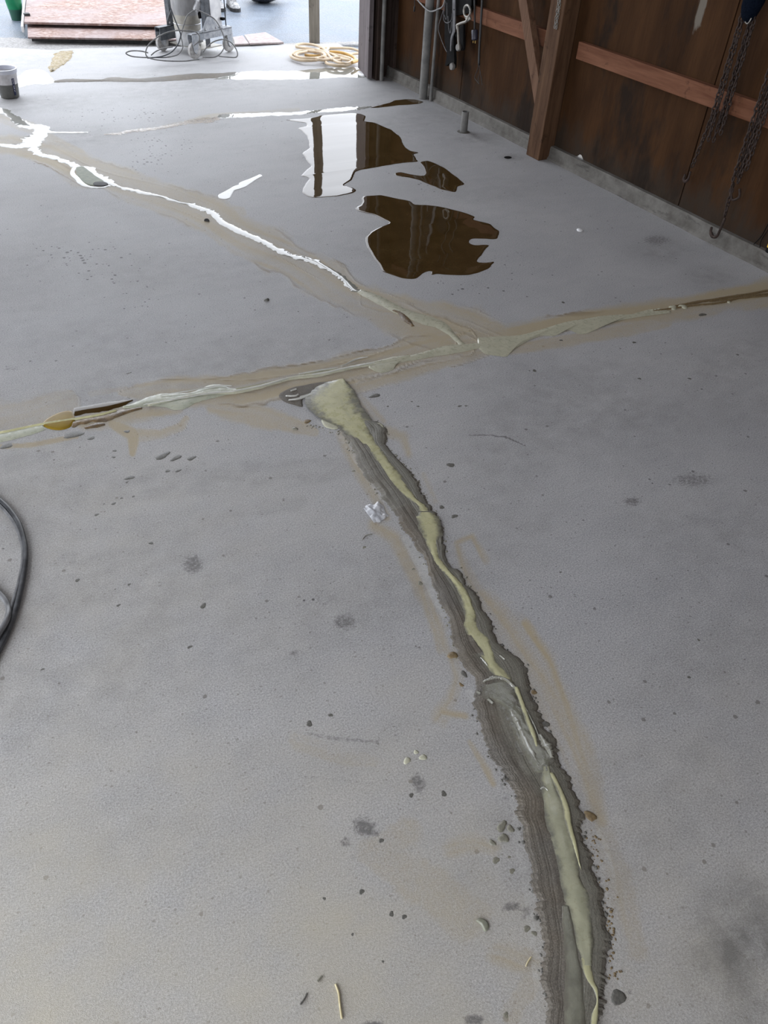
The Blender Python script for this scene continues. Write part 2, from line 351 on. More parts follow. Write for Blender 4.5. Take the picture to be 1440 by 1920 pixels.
# ------------------------------------------------------------------ object helpers
def link(name, me, mat, parent=None):
    o = bpy.data.objects.new(name, me); COL.objects.link(o)
    if mat is not None:
        if isinstance(mat, str): mat = MAT[mat]
        if me is not None and len(me.materials) == 0: me.materials.append(mat)
    if parent is not None:
        o.parent = parent
        o.matrix_parent_inverse = Matrix.Translation(-parent.location) if parent.rotation_euler[2] == 0 else parent.matrix_basis.inverted()
    return o
def mesh(name, vs, fs, smooth=False):
    me = bpy.data.meshes.new(name); me.from_pydata([tuple(v) for v in vs], [], fs); me.update()
    if smooth: me.polygons.foreach_set('use_smooth', [True] * len(me.polygons))
    return me
def bm_obj(name, bm, mat, parent=None, smooth=False):
    bmesh.ops.recalc_face_normals(bm, faces=bm.faces)
    me = bpy.data.meshes.new(name); bm.to_mesh(me); bm.free()
    if smooth: me.polygons.foreach_set('use_smooth', [True] * len(me.polygons))
    return link(name, me, mat, parent)
def tag(o, label=None, cat=None, group=None, kind=None):
    for k, v in (('label', label), ('category', cat), ('group', group), ('kind', kind)):
        if v: o[k] = v
    return o
def thing(name, loc, label, cat, group=None):
    o = bpy.data.objects.new(name, None); COL.objects.link(o); o.location = loc; o.empty_display_size = 0.1
    return tag(o, label, cat, group)
def root(name):
    o = bpy.data.objects.new(name, None); COL.objects.link(o); o['kind'] = 'structure'; return o

def box_bm(bm, c, size, rot=None, bevel=0.0):
    r = bmesh.ops.create_cube(bm, size=1.0); vs = r['verts']
    m = Matrix.Translation(Vector(c)) @ (rot.to_4x4() if rot is not None else Matrix.Identity(4)) @ Matrix.Diagonal((*size, 1))
    bmesh.ops.transform(bm, matrix=m, verts=vs)
    if bevel:
        es = list({e for v in vs for e in v.link_edges})
        bmesh.ops.bevel(bm, geom=es, offset=bevel, segments=2, affect='EDGES', profile=0.6)
def box(name, c, size, mat, parent=None, rot=None, bevel=0.003):
    bm = bmesh.new(); box_bm(bm, (0, 0, 0), size, None, bevel)
    m = Matrix.Translation(Vector(c)) @ (rot.to_4x4() if rot is not None else Matrix.Identity(4))
    bmesh.ops.transform(bm, matrix=m, verts=bm.verts)
    return bm_obj(name, bm, mat, parent)
def beam(name, a, b, w, d, mat, parent=None, side=None, bevel=0.003, uneven=0.0):
    """timber from a to b (centres of its ends), w across 'side', d across the other way"""
    a = Vector(a); b = Vector(b); z = (b - a).normalized()
    sx = Vector(side) if side is not None else Vector((1, 0, 0)); sx = (sx - z * sx.dot(z)).normalized(); sy = z.cross(sx)
    rot = Matrix((sx, sy, z)).transposed()
    bm = bmesh.new(); box_bm(bm, (0, 0, 0), (w, d, (b - a).length), None, bevel)
    bmesh.ops.transform(bm, matrix=rot.to_4x4(), verts=bm.verts)
    bmesh.ops.translate(bm, vec=(a + b) / 2, verts=bm.verts)
    return bm_obj(name, bm, mat, parent)
def catmull(pts, n):
    p = [np.array(q, float) for q in pts]
    p = [2 * p[0] - p[1]] + p + [2 * p[-1] - p[-2]]
    k = len(p) - 3; out = []
    for i in range(n):
        u = i / (n - 1) * k; j = min(int(u), k - 1); t = u - j
        a, b, c, d = p[j:j + 4]
        out.append(0.5 * ((2 * b) + (c - a) * t + (2 * a - 5 * b + 4 * c - d) * t * t + (3 * b - a - 3 * c + d) * t ** 3))
    return np.array(out)
def tube_geo(pts, rad, n=60, seg=8, spline=True, cap=True):
    P = catmull(pts, n) if spline else np.array([list(p) for p in pts], float)
    n = len(P); T = np.gradient(P, axis=0); T /= np.linalg.norm(T, axis=1)[:, None] + 1e-12
    up = np.array([0, 0, 1.0]) if abs(T[0][2]) < 0.9 else np.array([1.0, 0, 0])
    vs = []; fs = []
    u = np.cross(T[0], up); u /= np.linalg.norm(u)
    for i in range(n):
        u = u - T[i] * u.dot(T[i]); u /= np.linalg.norm(u) + 1e-12; w = np.cross(T[i], u)
        r = rad[i * (len(rad) - 1) // max(1, n - 1)] if hasattr(rad, '__len__') else rad
        for k in range(seg):
            a = 2 * math.pi * k / seg; vs.append(P[i] + r * (math.cos(a) * u + math.sin(a) * w))
    for i in range(n - 1):
        for k in range(seg):
            fs.append((i * seg + k, i * seg + (k + 1) % seg, (i + 1) * seg + (k + 1) % seg, (i + 1) * seg + k))
    if cap: fs += [tuple(range(seg - 1, -1, -1)), tuple((n - 1) * seg + k for k in range(seg))]
    return vs, fs
def tube(name, pts, rad, mat, parent=None, n=60, seg=8, spline=True):
    vs, fs = tube_geo(pts, rad, n, seg, spline)
    return link(name, mesh(name, vs, fs, True), mat, parent)
def lathe(name, prof, c, mat, parent=None, seg=32, axis=None, smooth=True):
    """prof: (radius, height) pairs; axis: direction of height"""
    vs = []; fs = []; m = len(prof)
    rot = Vector((0, 0, 1)).rotation_difference(Vector(axis)).to_matrix() if axis is not None else Matrix.Identity(3)
    for r, z in prof:
        for k in range(seg):
            a = 2 * math.pi * k / seg; vs.append(rot @ Vector((r * math.cos(a), r * math.sin(a), z)) + Vector(c))
    for i in range(m - 1):
        for k in range(seg):
            fs.append((i * seg + k, i * seg + (k + 1) % seg, (i + 1) * seg + (k + 1) % seg, (i + 1) * seg + k))
    fs += [tuple(range(seg - 1, -1, -1)), tuple((m - 1) * seg + k for k in range(seg))]
    me = mesh(name, vs, fs)
    if smooth:
        me.polygons.foreach_set('use_smooth', [True] * (len(fs) - 2) + [False] * 2)
        me.set_sharp_from_angle(angle=math.radians(40))
    return link(name, me, mat, parent)

def jit(n, amp, freq, seed):
    s = np.arange(n) / n * freq
    return (fbm(s, np.zeros(n) + seed * 3.1, seed, 4) - 0.5) * 2 * amp

def ribbon(name, L, Rr, h, mat, parent=None, n=240, m=9, jitter=0.004, seed=1, base=0.0004, power=2.0, zfun=None, wet=None, freq=None):
    """flat-lying band on the floor between two traced edges (pixels of the photo projected on the floor), h high at its middle"""
    Lw = catmull([at(*p) for p in L], n); Rw = catmull([at(*p) for p in Rr], n)
    d = Rw - Lw; ln = np.linalg.norm(d, axis=1)[:, None] + 1e-9; d = d / ln
    length = np.sum(np.linalg.norm(np.diff(Lw, axis=0), axis=1)); fq = freq or length * 14
    amp = np.minimum(jitter, ln[:, 0] * 0.3)
    jl_ = (jit(n, 1, fq, seed) + 0.6 * jit(n, 1, fq * 4, seed + 7)) * amp; jr_ = (jit(n, 1, fq, seed + 50) + 0.6 * jit(n, 1, fq * 4, seed + 57)) * amp
    vs = []; fs = []; uv = []; ws = []
    cum = np.concatenate([[0], np.cumsum(np.linalg.norm(np.diff((Lw + Rw) / 2, axis=0), axis=1))])
    for i in range(n):
        e = min(1.0, min(i, n - 1 - i) / 3.0)
        for k in range(m):
            t = k / (m - 1); t2 = 0.5 - 0.5 * math.cos(math.pi * t) if m > 4 else t
            p = Lw[i] * (1 - t2) + Rw[i] * t2 + d[i] * (jr_[i] * max(0, (t2 - 0.6) / 0.4) ** 2 - jl_[i] * max(0, (0.4 - t2) / 0.4) ** 2)
            z = base + e * h * (1 - abs(2 * t2 - 1) ** power)
            if zfun: z += e * zfun(cum[i], t2)
            vs.append((p[0], p[1], z)); uv.append((cum[i], t2)); ws.append(wet(i / (n - 1), t2) if wet else 0.0)
    for i in range(n - 1):
        for k in range(m - 1):
            a = i * m + k; fs.append((a, a + 1, a + m + 1, a + m))
    me = mesh(name, vs, fs, True)
    if me.polygons[len(fs) // 2].normal.z < 0: me.flip_normals()
    ul = me.uv_layers.new(name='UVMap')
    idx = np.zeros(len(me.loops), int); me.loops.foreach_get('vertex_index', idx)
    ul.data.foreach_set('uv', np.array(uv)[idx].ravel())
    if wet:
        at_ = me.attributes.new('wet', 'FLOAT', 'POINT'); at_.data.foreach_set('value', np.array(ws))
    return link(name, me, mat, parent)

def line_ribbon(name, C, w, h, mat, parent=None, **k):
    """band along a traced centre line; w: widths in metres"""
    P = [at(*p) for p in C]; L = []; Rr = []
    w = w if hasattr(w, '__len__') else [w] * len(P)
    pts = [np.array(p) for p in P]
    T = np.gradient(np.array(pts), axis=0); T[:, 2] = 0; T /= np.linalg.norm(T, axis=1)[:, None]
    out = []
    for p, t, q in zip(pts, T, w):
        nrm = np.array([-t[1], t[0], 0]); L.append(p + nrm * q / 2); Rr.append(p - nrm * q / 2)
    global at
    keep = at
    try:
        at = lambda x, y, z=0.0: Vector((x, y, 0))
        return ribbon(name, [(a[0], a[1]) for a in L], [(a[0], a[1]) for a in Rr], h, mat, parent, **k)
    finally:
        at = keep

def puddle(name, pts, h, mat, parent=None, rim=0.008, jitter=0.004, seed=1, z0=0.0003, step=0.012):
    """closed patch lying on the floor with a rounded edge"""
    W_ = [np.array(at(*p))[:2] for p in pts]; out = []
    for a, b in zip(W_, W_[1:] + W_[:1]):
        k = max(2, int(np.linalg.norm(b - a) / step))
        for i in range(k): out.append(a + (b - a) * i / k)
    P = np.array(out); n = len(P)
    for _ in range(2): P = (np.roll(P, 1, 0) + 2 * P + np.roll(P, -1, 0)) / 4
    T = np.roll(P, -1, 0) - np.roll(P, 1, 0); T /= np.linalg.norm(T, axis=1)[:, None] + 1e-9
    area = 0.5 * np.sum(P[:, 0] * np.roll(P[:, 1], -1) - P[:, 1] * np.roll(P[:, 0], -1)); sg = 1 if area > 0 else -1
    N = np.stack([T[:, 1], -T[:, 0]], 1) * sg                # outward
    P = P + N * jit(n, jitter, n * step * 22, seed)[:, None]
    rings = [(0, z0), (rim * 0.3, z0 + h * 0.65), (rim * 0.7, z0 + h * 0.93), (rim, z0 + h)]
    vs = []; fs = []
    Ns = N.copy()
    for _ in range(3): Ns = (np.roll(Ns, 1, 0) + Ns + np.roll(Ns, -1, 0)) / 3
    for off, z in rings:
        q = P - Ns * off
        vs += [(x, y, z) for x, y in q]
    for r in range(len(rings) - 1):
        for i in range(n):
            j = (i + 1) % n; fs.append((r * n + i, r * n + j, (r + 1) * n + j, (r + 1) * n + i))
    o_ = (len(rings) - 1) * n
    for a, b, c in tessellate_polygon([[Vector(v) for v in vs[o_:]]]): fs.append((o_ + a, o_ + b, o_ + c))
    bm = bmesh.new(); me = mesh(name, vs, fs)
    bm.from_mesh(me); bmesh.ops.recalc_face_normals(bm, faces=bm.faces)
    up = sum(f.normal.z for f in bm.faces)
    if up < 0: bmesh.ops.reverse_faces(bm, faces=bm.faces)
    bm.to_mesh(me); bm.free()
    me.polygons.foreach_set('use_smooth', [True] * len(me.polygons))
    uv = me.uv_layers.new(name='UVMap')
    return link(name, me, mat, parent)

def blob(name, px, py, rpx, mat, seed, asp=1.0, ang=0.0, hk=0.28):
    """low lump or dried drop on the floor"""
    c = at(px, py); r = (at(px + rpx, py) - c).length
    rng = random.Random(seed); k = 12; ph = rng.random() * 9
    vs = [(0, 0, r * hk)]; fs = []
    for ring, (q, z) in enumerate(((0.55, 0.85), (0.88, 0.5), (1.0, 0.0))):
        for i in range(k):
            a = 2 * math.pi * i / k; w = 1 + 0.16 * math.sin(2 * a + ph) + 0.12 * math.sin(3 * a + 2 * ph) + rng.uniform(-.07, .07)
            x = math.cos(a) * r * q * w * asp; y = math.sin(a) * r * q * w
            vs.append((x * math.cos(ang) - y * math.sin(ang), x * math.sin(ang) + y * math.cos(ang), z * r * hk))
    for i in range(k): fs.append((0, 1 + i, 1 + (i + 1) % k))
    for g in range(2):
        for i in range(k):
            a = 1 + g * k; fs.append((a + i, a + k + i, a + k + (i + 1) % k, a + (i + 1) % k))
    o = link(name, mesh(name, vs, fs, True), mat); o.location = c
    return o

exec_parts = []
# ==================================================================== LARGE STRUCTURE
XW = 3.49                        # room face of the curb along the right wall
XP = 3.525                       # face of the plywood
YF = 6.10                        # inner face of the front wall return
HT = 3.6
XL, YB = -1.7, -3.4

# ---- floor: one slab, finely cut where the marks lie
def build_floor():
    nx, ny = 640, 690
    px = np.linspace(-170, 1620, nx)
    edge = np.interp(px, [-170, 0, 100, 135, 287, 440, 590, 640, 1620], [86, 88.5, 94, 91, 88, 86.5, 82, 81, 66])
    s = np.linspace(0, 1, ny) ** 1.12
    PX, Sg = np.meshgrid(px, s); PY = edge[None, :] + (2010 - edge[None, :]) * Sg
    d = np.einsum('ij,jkl->ikl', R, np.stack([PX - CX, PY - CY, np.full_like(PX, F)]))
    k = -H / d[2]; X = d[0] * k; Y = d[1] * k
    A = {n: np.zeros_like(PX) for n in ('tan', 'ridge', 'dust', 'pale', 'dark', 'stain', 'speck')}  # dust carries the warm light tint of the near floor
    def stroke(key, pts, strength=1.0, streak=True, seed=0, soft=0.5, rkey='ridge', ramt=0.0):
        """marks left by wiping: pts = (px, py, half width px)"""
        al = 0.0
        nd = np.full_like(PX, 9.0); SD = np.zeros_like(PX); AL = np.zeros_like(PX)
        for (x0, y0, w0), (x1, y1, w1) in zip(pts, pts[1:]):
            wm = max(w0, w1) * 1.5
            js = np.where((px > min(x0, x1) - wm) & (px < max(x0, x1) + wm))[0]
            L = math.hypot(x1 - x0, y1 - y0)
            if len(js) == 0 or L < 1e-6: al += L; continue
            sl = slice(js[0], js[-1] + 1)
            qx, qy = PX[:, sl], PY[:, sl]
            u = ((qx - x0) * (x1 - x0) + (qy - y0) * (y1 - y0)) / (L * L); uc = np.clip(u, 0, 1)
            dx, dy = qx - (x0 + (x1 - x0) * uc), qy - (y0 + (y1 - y0) * uc)
            r = np.hypot(dx, dy) / (w0 + (w1 - w0) * uc)
            sd = ((x1 - x0) * dy - (y1 - y0) * dx) / L
            m = r < nd[:, sl]
            nd[:, sl] = np.where(m, r, nd[:, sl]); SD[:, sl] = np.where(m, sd, SD[:, sl]); AL[:, sl] = np.where(m, al + L * uc, AL[:, sl])
            al += L
        js = np.where((nd < 2).any(0))[0]
        if len(js) == 0: return
        sl = slice(js[0], js[-1] + 1); qx, qy = PX[:, sl], PY[:, sl]; sd, a_ = SD[:, sl], AL[:, sl]
        r = nd[:, sl] / (1 + 0.7 * (fbm(qx / 38, qy / 38, seed + 5) - 0.5))
        v = np.clip((1 - r) / soft, 0, 1); v = v * v * (3 - 2 * v)
        if streak: v = v * (0.45 + 0.75 * vnoise(sd / 7.0 + 3 * vnoise(a_ / 110, sd * 0, seed + 9), a_ / 160, seed))
        A[key][:, sl] = np.maximum(A[key][:, sl], v * strength)
        if ramt:
            q = vnoise(sd / 4.2 + 4 * vnoise(a_ / 130, sd * 0, seed + 19), a_ / 220, seed + 3)
            ed = np.exp(-((r - 0.72) / 0.06) ** 2) * 0.75 * np.clip((vnoise(a_ / 70, sd * 0, seed + 31) - 0.4) * 5, 0, 1)
            rv = np.clip((q - 0.74) * 4, 0, 1) * np.clip(v * 2, 0, 1) + ed
            A[rkey][:, sl] = np.maximum(A[rkey][:, sl], ramt * rv)
    def spot(key, cx_, cy_, rx, ry, strength=1.0, ang=0.0):
        ca, sa = math.cos(ang), math.sin(ang)
        m = max(rx, ry) * 1.6
        js = np.where((px > cx_ - m) & (px < cx_ + m))[0]
        if len(js) == 0: return
        sl = slice(js[0], js[-1] + 1)
        dx, dy = PX[:, sl] - cx_, PY[:, sl] - cy_
        u, v = (dx * ca + dy * sa) / rx, (-dx * sa + dy * ca) / ry
        val = np.clip(1.35 - np.sqrt(u * u + v * v), 0, 1) ** 1.0
        A[key][:, sl] = np.maximum(A[key][:, sl], strength * val)
    # sand wiped along the long diagonal crack
    stroke('tan', [(-60, 268, 22), (20, 272, 24), (90, 288, 32), (150, 315, 40), (250, 350, 36), (330, 378, 42), (400, 408, 44), (470, 447, 46), (550, 492, 50), (640, 545, 46), (720, 585, 42), (800, 618, 44), (870, 640, 36)], 0.85, seed=1, ramt=0.75)
    stroke('tan', [(690, 560, 24), (790, 585, 34), (880, 605, 42), (930, 625, 28)], 0.9, seed=2, ramt=0.6)
    stroke('tan', [(380, 395, 20), (450, 398, 16)], 0.6, seed=3)
    stroke('tan', [(0, 222, 14), (60, 240, 14), (150, 290, 16)], 0.55, seed=33)
    stroke('tan', [(560, 205, 6), (480, 213, 6), (400, 218, 7), (300, 240, 5)], 0.5, seed=4)
    # cross joint
    stroke('tan', [(-60, 800, 46), (60, 775, 44), (130, 755, 30)], 0.5, seed=5, ramt=0.55)
    stroke('tan', [(225, 738, 5), (262, 736, 20), (330, 735, 36), (440, 730, 40), (560, 712, 40), (700, 682, 36), (780, 655, 34), (880, 642, 28)], 1.0, seed=6, ramt=0.9)
    stroke('tan', [(600, 740, 20), (700, 715, 22), (800, 680, 26), (910, 655, 20)], 0.75, seed=36, ramt=0.6)
    stroke('tan', [(870, 640, 22), (960, 625, 26), (1100, 598, 26), (1200, 585, 30), (1320, 570, 30), (1500, 535, 36)], 0.95, seed=7, ramt=0.8)
    stroke('tan', [(960, 655, 12), (1080, 636, 16), (1250, 605, 14)], 0.7, seed=8)
    stroke('tan', [(160, 790, 26), (240, 775, 26), (330, 762, 20)], 0.9, seed=9, ramt=0.5)
    stroke('tan', [(210, 795, 12), (250, 815, 16), (248, 850, 8)], 0.95, False, seed=10)
    stroke('tan', [(262, 815, 16), (300, 815, 14), (340, 800, 12), (350, 785, 8)], 0.85, seed=11, ramt=0.7)
    stroke('tan', [(400, 760, 26), (470, 775, 30), (540, 795, 22), (590, 810, 10)], 0.75, seed=12, ramt=0.6)
    stroke('tan', [(0, 838, 5), (60, 834, 7), (145, 818, 5)], 0.9, False, seed=13)
    stroke('tan', [(170, 738, 8), (235, 728, 7)], 0.6, seed=14)
    # beside the mortar strip
    stroke('tan', [(640, 815, 16), (655, 850, 19), (680, 895, 19), (705, 935, 17), (725, 970, 16)], 0.85, seed=15, soft=0.95)
    stroke('tan', [(700, 985, 19), (740, 1010, 23), (760, 1050, 23), (785, 1095, 23), (800, 1130, 22), (822, 1180, 25), (830, 1215, 22)], 0.72, seed=16, soft=0.95)
    stroke('tan', [(845, 1225, 19), (858, 1270, 19), (845, 1310, 23), (822, 1345, 28)], 0.72, seed=17, soft=0.95)
    stroke('tan', [(830, 1335, 16), (872, 1343, 14)], 0.77, seed=18, soft=0.95)
    stroke('tan', [(880, 1390, 9), (905, 1430, 12), (925, 1470, 12)], 0.77, seed=19, soft=0.95)
    stroke('tan', [(672, 745, 16), (700, 775, 19), (718, 790, 12)], 0.77, seed=20, soft=0.95)
    stroke('tan', [(725, 810, 19), (755, 820, 22), (766, 850, 14)], 0.72, seed=21, soft=0.95)
    stroke('tan', [(795, 890, 12), (815, 940, 12)], 0.51, seed=22, soft=0.95)
    stroke('tan', [(858, 1025, 16), (868, 1060, 22), (890, 1105, 25), (905, 1140, 28)], 0.72, seed=23, soft=0.95)
    stroke('tan', [(858, 1018, 12), (885, 1006, 12), (900, 1030, 14), (912, 1050, 14)], 0.72, seed=24, soft=0.95)
    stroke('tan', [(905, 1120, 34), (955, 1180, 62), (1005, 1260, 68), (1045, 1330, 62), (1080, 1400, 53), (1110, 1470, 40), (1130, 1540, 28)], 0.64, seed=25, soft=0.95)
    stroke('tan', [(985, 1170, 19), (1030, 1240, 19), (1060, 1320, 16), (1085, 1400, 16), (1105, 1450, 12)], 0.81, seed=26, soft=0.95)
    stroke('tan', [(1130, 1560, 40), (1160, 1640, 53), (1180, 1720, 46), (1200, 1790, 31)], 0.47, seed=27, soft=0.95)
    stroke('tan', [(850, 1590, 34), (890, 1580, 34), (925, 1590, 25)], 0.59, seed=28, soft=0.95)
    stroke('tan', [(935, 1790, 40), (990, 1805, 46)], 0.59, seed=29, soft=0.95)
    stroke('tan', [(760, 1560, 40), (700, 1600, 40), (800, 1660, 60), (870, 1720, 60)], 0.35, False, seed=30)
    stroke('tan', [(560, 1390, 30), (660, 1420, 24), (700, 1425, 16)], 0.3, seed=31)
    stroke('tan', [(990, 1850, 30), (960, 1900, 30)], 0.35, False, seed=32)
    # broad warm light tint painted as sand dust over the near half
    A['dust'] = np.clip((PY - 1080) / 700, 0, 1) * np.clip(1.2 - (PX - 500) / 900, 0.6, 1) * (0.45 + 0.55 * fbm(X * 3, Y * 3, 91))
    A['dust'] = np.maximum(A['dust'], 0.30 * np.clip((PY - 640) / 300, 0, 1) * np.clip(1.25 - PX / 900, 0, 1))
    # pale residue at the edge of the strip
    stroke('pale', [(1120, 1560, 16), (1140, 1640, 20), (1150, 1700, 20), (1155, 1780, 16), (1165, 1850, 14)], 0.5, seed=41)
    stroke('pale', [(760, 1010, 10), (790, 1060, 14), (815, 1120, 12), (832, 1150, 12)], 0.55, False, seed=42)
    stroke('pale', [(960, 1500, 12), (975, 1600, 14), (990, 1680, 14), (1000, 1780, 12), (1005, 1850, 10)], 0.42, False, seed=43)
    stroke('pale', [(600, 790, 10), (640, 815, 12), (670, 865, 8), (720, 940, 6)], 0.5, False, seed=44)
    stroke('pale', [(910, 1330, 14), (880, 1300, 14)], 0.5, False, seed=45)
    spot('pale', 345, 1120, 34, 26, 0.25); spot('pale', 130, 1130, 60, 20, 0.25)
    stroke('pale', [(520, 580, 60), (900, 470, 40)], 0.12, False, seed=46)
    # boot scuffs and grime
    for a in ((362, 1058, 26, 26, .75), (645, 1166, 34, 22, .7), (610, 1120, 40, 30, .45), (685, 1552, 36, 24, .8, .5), (648, 1580, 20, 16, .6), (664, 1610, 24, 16, .4), (785, 1468, 18, 26, .75, -.5),
              (1300, 900, 60, 20, .62), (1186, 940, 26, 12, .7), (1232, 450, 40, 14, .65), (565, 1170, 40, 14, .4), (552, 1225, 14, 10, .6), (540, 1060, 60, 30, .3), (745, 1384, 10, 14, .45), (470, 1420, 18, 12, .35),
              (1180, 1860, 10, 8, .5), (700, 1925, 30, 14, .9), (890, 1912, 30, 14, .8), (960, 1700, 26, 14, .75), (985, 1710, 22, 20, .6), (945, 1545, 22, 18, .4), (940, 1490, 14, 30, .3), (20, 690, 30, 10, .5), (640, 240, 14, 6, .3)):
        spot('dark', *a[:4], a[4], a[5] if len(a) > 5 else 0.0)
    stroke('dark', [(575, 1376, 5), (640, 1386, 6), (705, 1391, 5)], 0.55, False, seed=51); stroke('dark', [(706, 1400, 4), (710, 1383, 4)], 0.6, False, seed=52)
    stroke('dark', [(560, 1455, 4), (710, 1470, 5)], 0.42, False, seed=53); stroke('dark', [(580, 1405, 8), (700, 1420, 8)], 0.3, False, seed=54)
    stroke('dark', [(648, 1320, 4), (690, 1324, 5), (708, 1300, 5), (700, 1260, 5)], 0.36, False, seed=55)
    stroke('dark', [(480, 1430, 16), (540, 1560, 22)], 0.3, seed=56); stroke('dark', [(380, 1360, 14), (430, 1450, 12)], 0.25, seed=57)
    stroke('dark', [(870, 815, 2.2), (910, 815, 2.5), (950, 820, 2.5), (985, 836, 1.8)], 0.85, False, seed=58)
    stroke('dark', [(1120, 1150, 4), (1055, 1100, 4)], 0.4, False, seed=59)
    stroke('dark', [(930, 1440, 8), (960, 1530, 6)], 0.45, False, seed=60)
    stroke('dark', [(935, 1480, 8), (930, 1540, 10)], 0.35, False, seed=64)
    # soft stains
    for a in ((1400, 1770, 120, 130, .75), (1440, 1900, 100, 100, .5), (1290, 1000, 160, 110, .2), (640, 1150, 160, 80, .22), (930, 780, 50, 130, .12, .5), (220, 640, 260, 70, .22), (300, 500, 300, 60, .2), (150, 500, 200, 90, .2), (1150, 800, 200, 120, .15), (600, 600, 140, 60, .15), (1240, 470, 60, 24, .3), (900, 960, 70, 60, .2), (890, 258, 70, 12, .4), (960, 295, 26, 6, .6), (760, 165, 50, 12, .35), (1330, 520, 50, 20, .35), (960, 295, 12, 4, 1.0)):
        spot('stain', *a[:4], a[4], a[5] if len(a) > 5 else 0.0)
    A['stain'] = np.maximum(A['stain'], 0.27 * np.clip((fbm(X * 1.1 + 3, Y * 2.4, 71) - 0.45) * 4, 0, 1))
    # bands of earlier trowelling seen as slightly darker swathes
    stroke('stain', [(-60, 960, 30), (300, 905, 40), (640, 880, 30)], 0.25, seed=61); stroke('stain', [(-60, 1020, 20), (250, 985, 26), (560, 940, 20)], 0.2, seed=62)
    stroke('stain', [(900, 700, 60), (1250, 760, 50), (1500, 760, 40)], 0.2, seed=63)
    # spatter
    for a in ((165, 500, 140, 70, .9), (250, 560, 120, 40, .6), (300, 270, 100, 40, .8), (320, 600, 160, 50, .35), (240, 215, 160, 20, .9), (170, 238, 60, 12, .8), (270, 300, 60, 30, .9), (620, 420, 160, 60, .3), (900, 540, 120, 30, .8), (960, 500, 60, 40, .5), (820, 345, 60, 22, 1.0),
              (720, 330, 60, 12, .8), (200, 830, 200, 70, .35), (1000, 700, 100, 60, .4), (1080, 660, 120, 40, .3), (600, 1100, 120, 70, .45), (120, 470, 60, 20, .9), (400, 780, 100, 40, .2), (1250, 1100, 200, 300, .25), (640, 170, 90, 14, .5), (1180, 420, 120, 60, .2), (300, 180, 100, 20, .5), (1190, 900, 180, 90, .35)):
        spot('speck', *a[:5])
    A['speck'] = np.maximum(A['speck'], 0.10)
    A['dust'] *= 1
    Z = np.zeros_like(X)
    vs = np.stack([X.ravel(), Y.ravel(), Z.ravel()], 1)
    idx = np.arange(nx * ny).reshape(ny, nx)
    q = np.stack([idx[:-1, :-1], idx[1:, :-1], idx[1:, 1:], idx[:-1, 1:]], -1).reshape(-1, 4)
    keep = (X.ravel()[q].min(1) < 3.62); q = q[keep]
    # coarse rest of the slab
    def on(pxx, pyy): p = at(pxx, pyy); return (p.x, p.y, 0.0)
    Dp = None
    for yy in range(300, 2010):
        p = at(1620, yy)
        if p.x < 3.62: Dp = (p.x, p.y, 0.0); break
    A0, B0, C0 = on(-170, 2010), on(-170, 86), on(1620, 2010)
    ex = [B0, A0, C0, Dp, (3.62, YB - 0.3, 0), (XL - 1.5, YB - 0.3, 0), (XL - 1.5, B0[1] + 0.25, 0)]
    b = len(vs); vs = np.concatenate([vs, np.array(ex)])
    me = bpy.data.meshes.new('floor')
    nq = len(q); me.vertices.add(len(vs)); me.vertices.foreach_set('co', vs.ravel())
    me.loops.add(nq * 4 + len(ex)); me.polygons.add(nq + 1)
    me.loops.foreach_set('vertex_index', np.concatenate([q.ravel(), b + np.arange(len(ex))]))
    me.polygons.foreach_set('loop_start', np.concatenate([np.arange(nq) * 4, [nq * 4]]))
    me.polygons.foreach_set('loop_total', np.concatenate([np.full(nq, 4), [len(ex)]]))
    me.update(calc_edges=True); me.validate()
    if me.polygons[0].normal.z < 0: me.flip_normals()
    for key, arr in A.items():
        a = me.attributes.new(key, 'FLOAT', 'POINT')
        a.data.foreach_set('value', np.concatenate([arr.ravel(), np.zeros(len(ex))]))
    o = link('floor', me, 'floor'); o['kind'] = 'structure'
    return o
build_floor()

# ---- ground outside
g = bmesh.new()
gs = [(-40, 4.0), (60, 4.0), (60, 60), (-40, 60)]
gv = [g.verts.new((x, y, -0.03)) for x, y in gs]; g.faces.new(gv)
o = bm_obj('ground', g, 'asphalt'); o['kind'] = 'structure'
# rough concrete lip between slab and asphalt
lip_in = [(-170, 87), (0, 89.5), (100, 95), (135, 92), (287, 89), (440, 87.5), (590, 83), (720, 79), (1000, 74)]
lip_out = [(-170, 68), (0, 67), (60, 70), (150, 72), (300, 74), (440, 80), (590, 77), (720, 74), (1000, 69)]
ribbon('trim_1', lip_out, lip_in, 0.004, 'apron', None, n=160, m=8, jitter=0.03, seed=5, base=-0.012)['kind'] = 'structure'

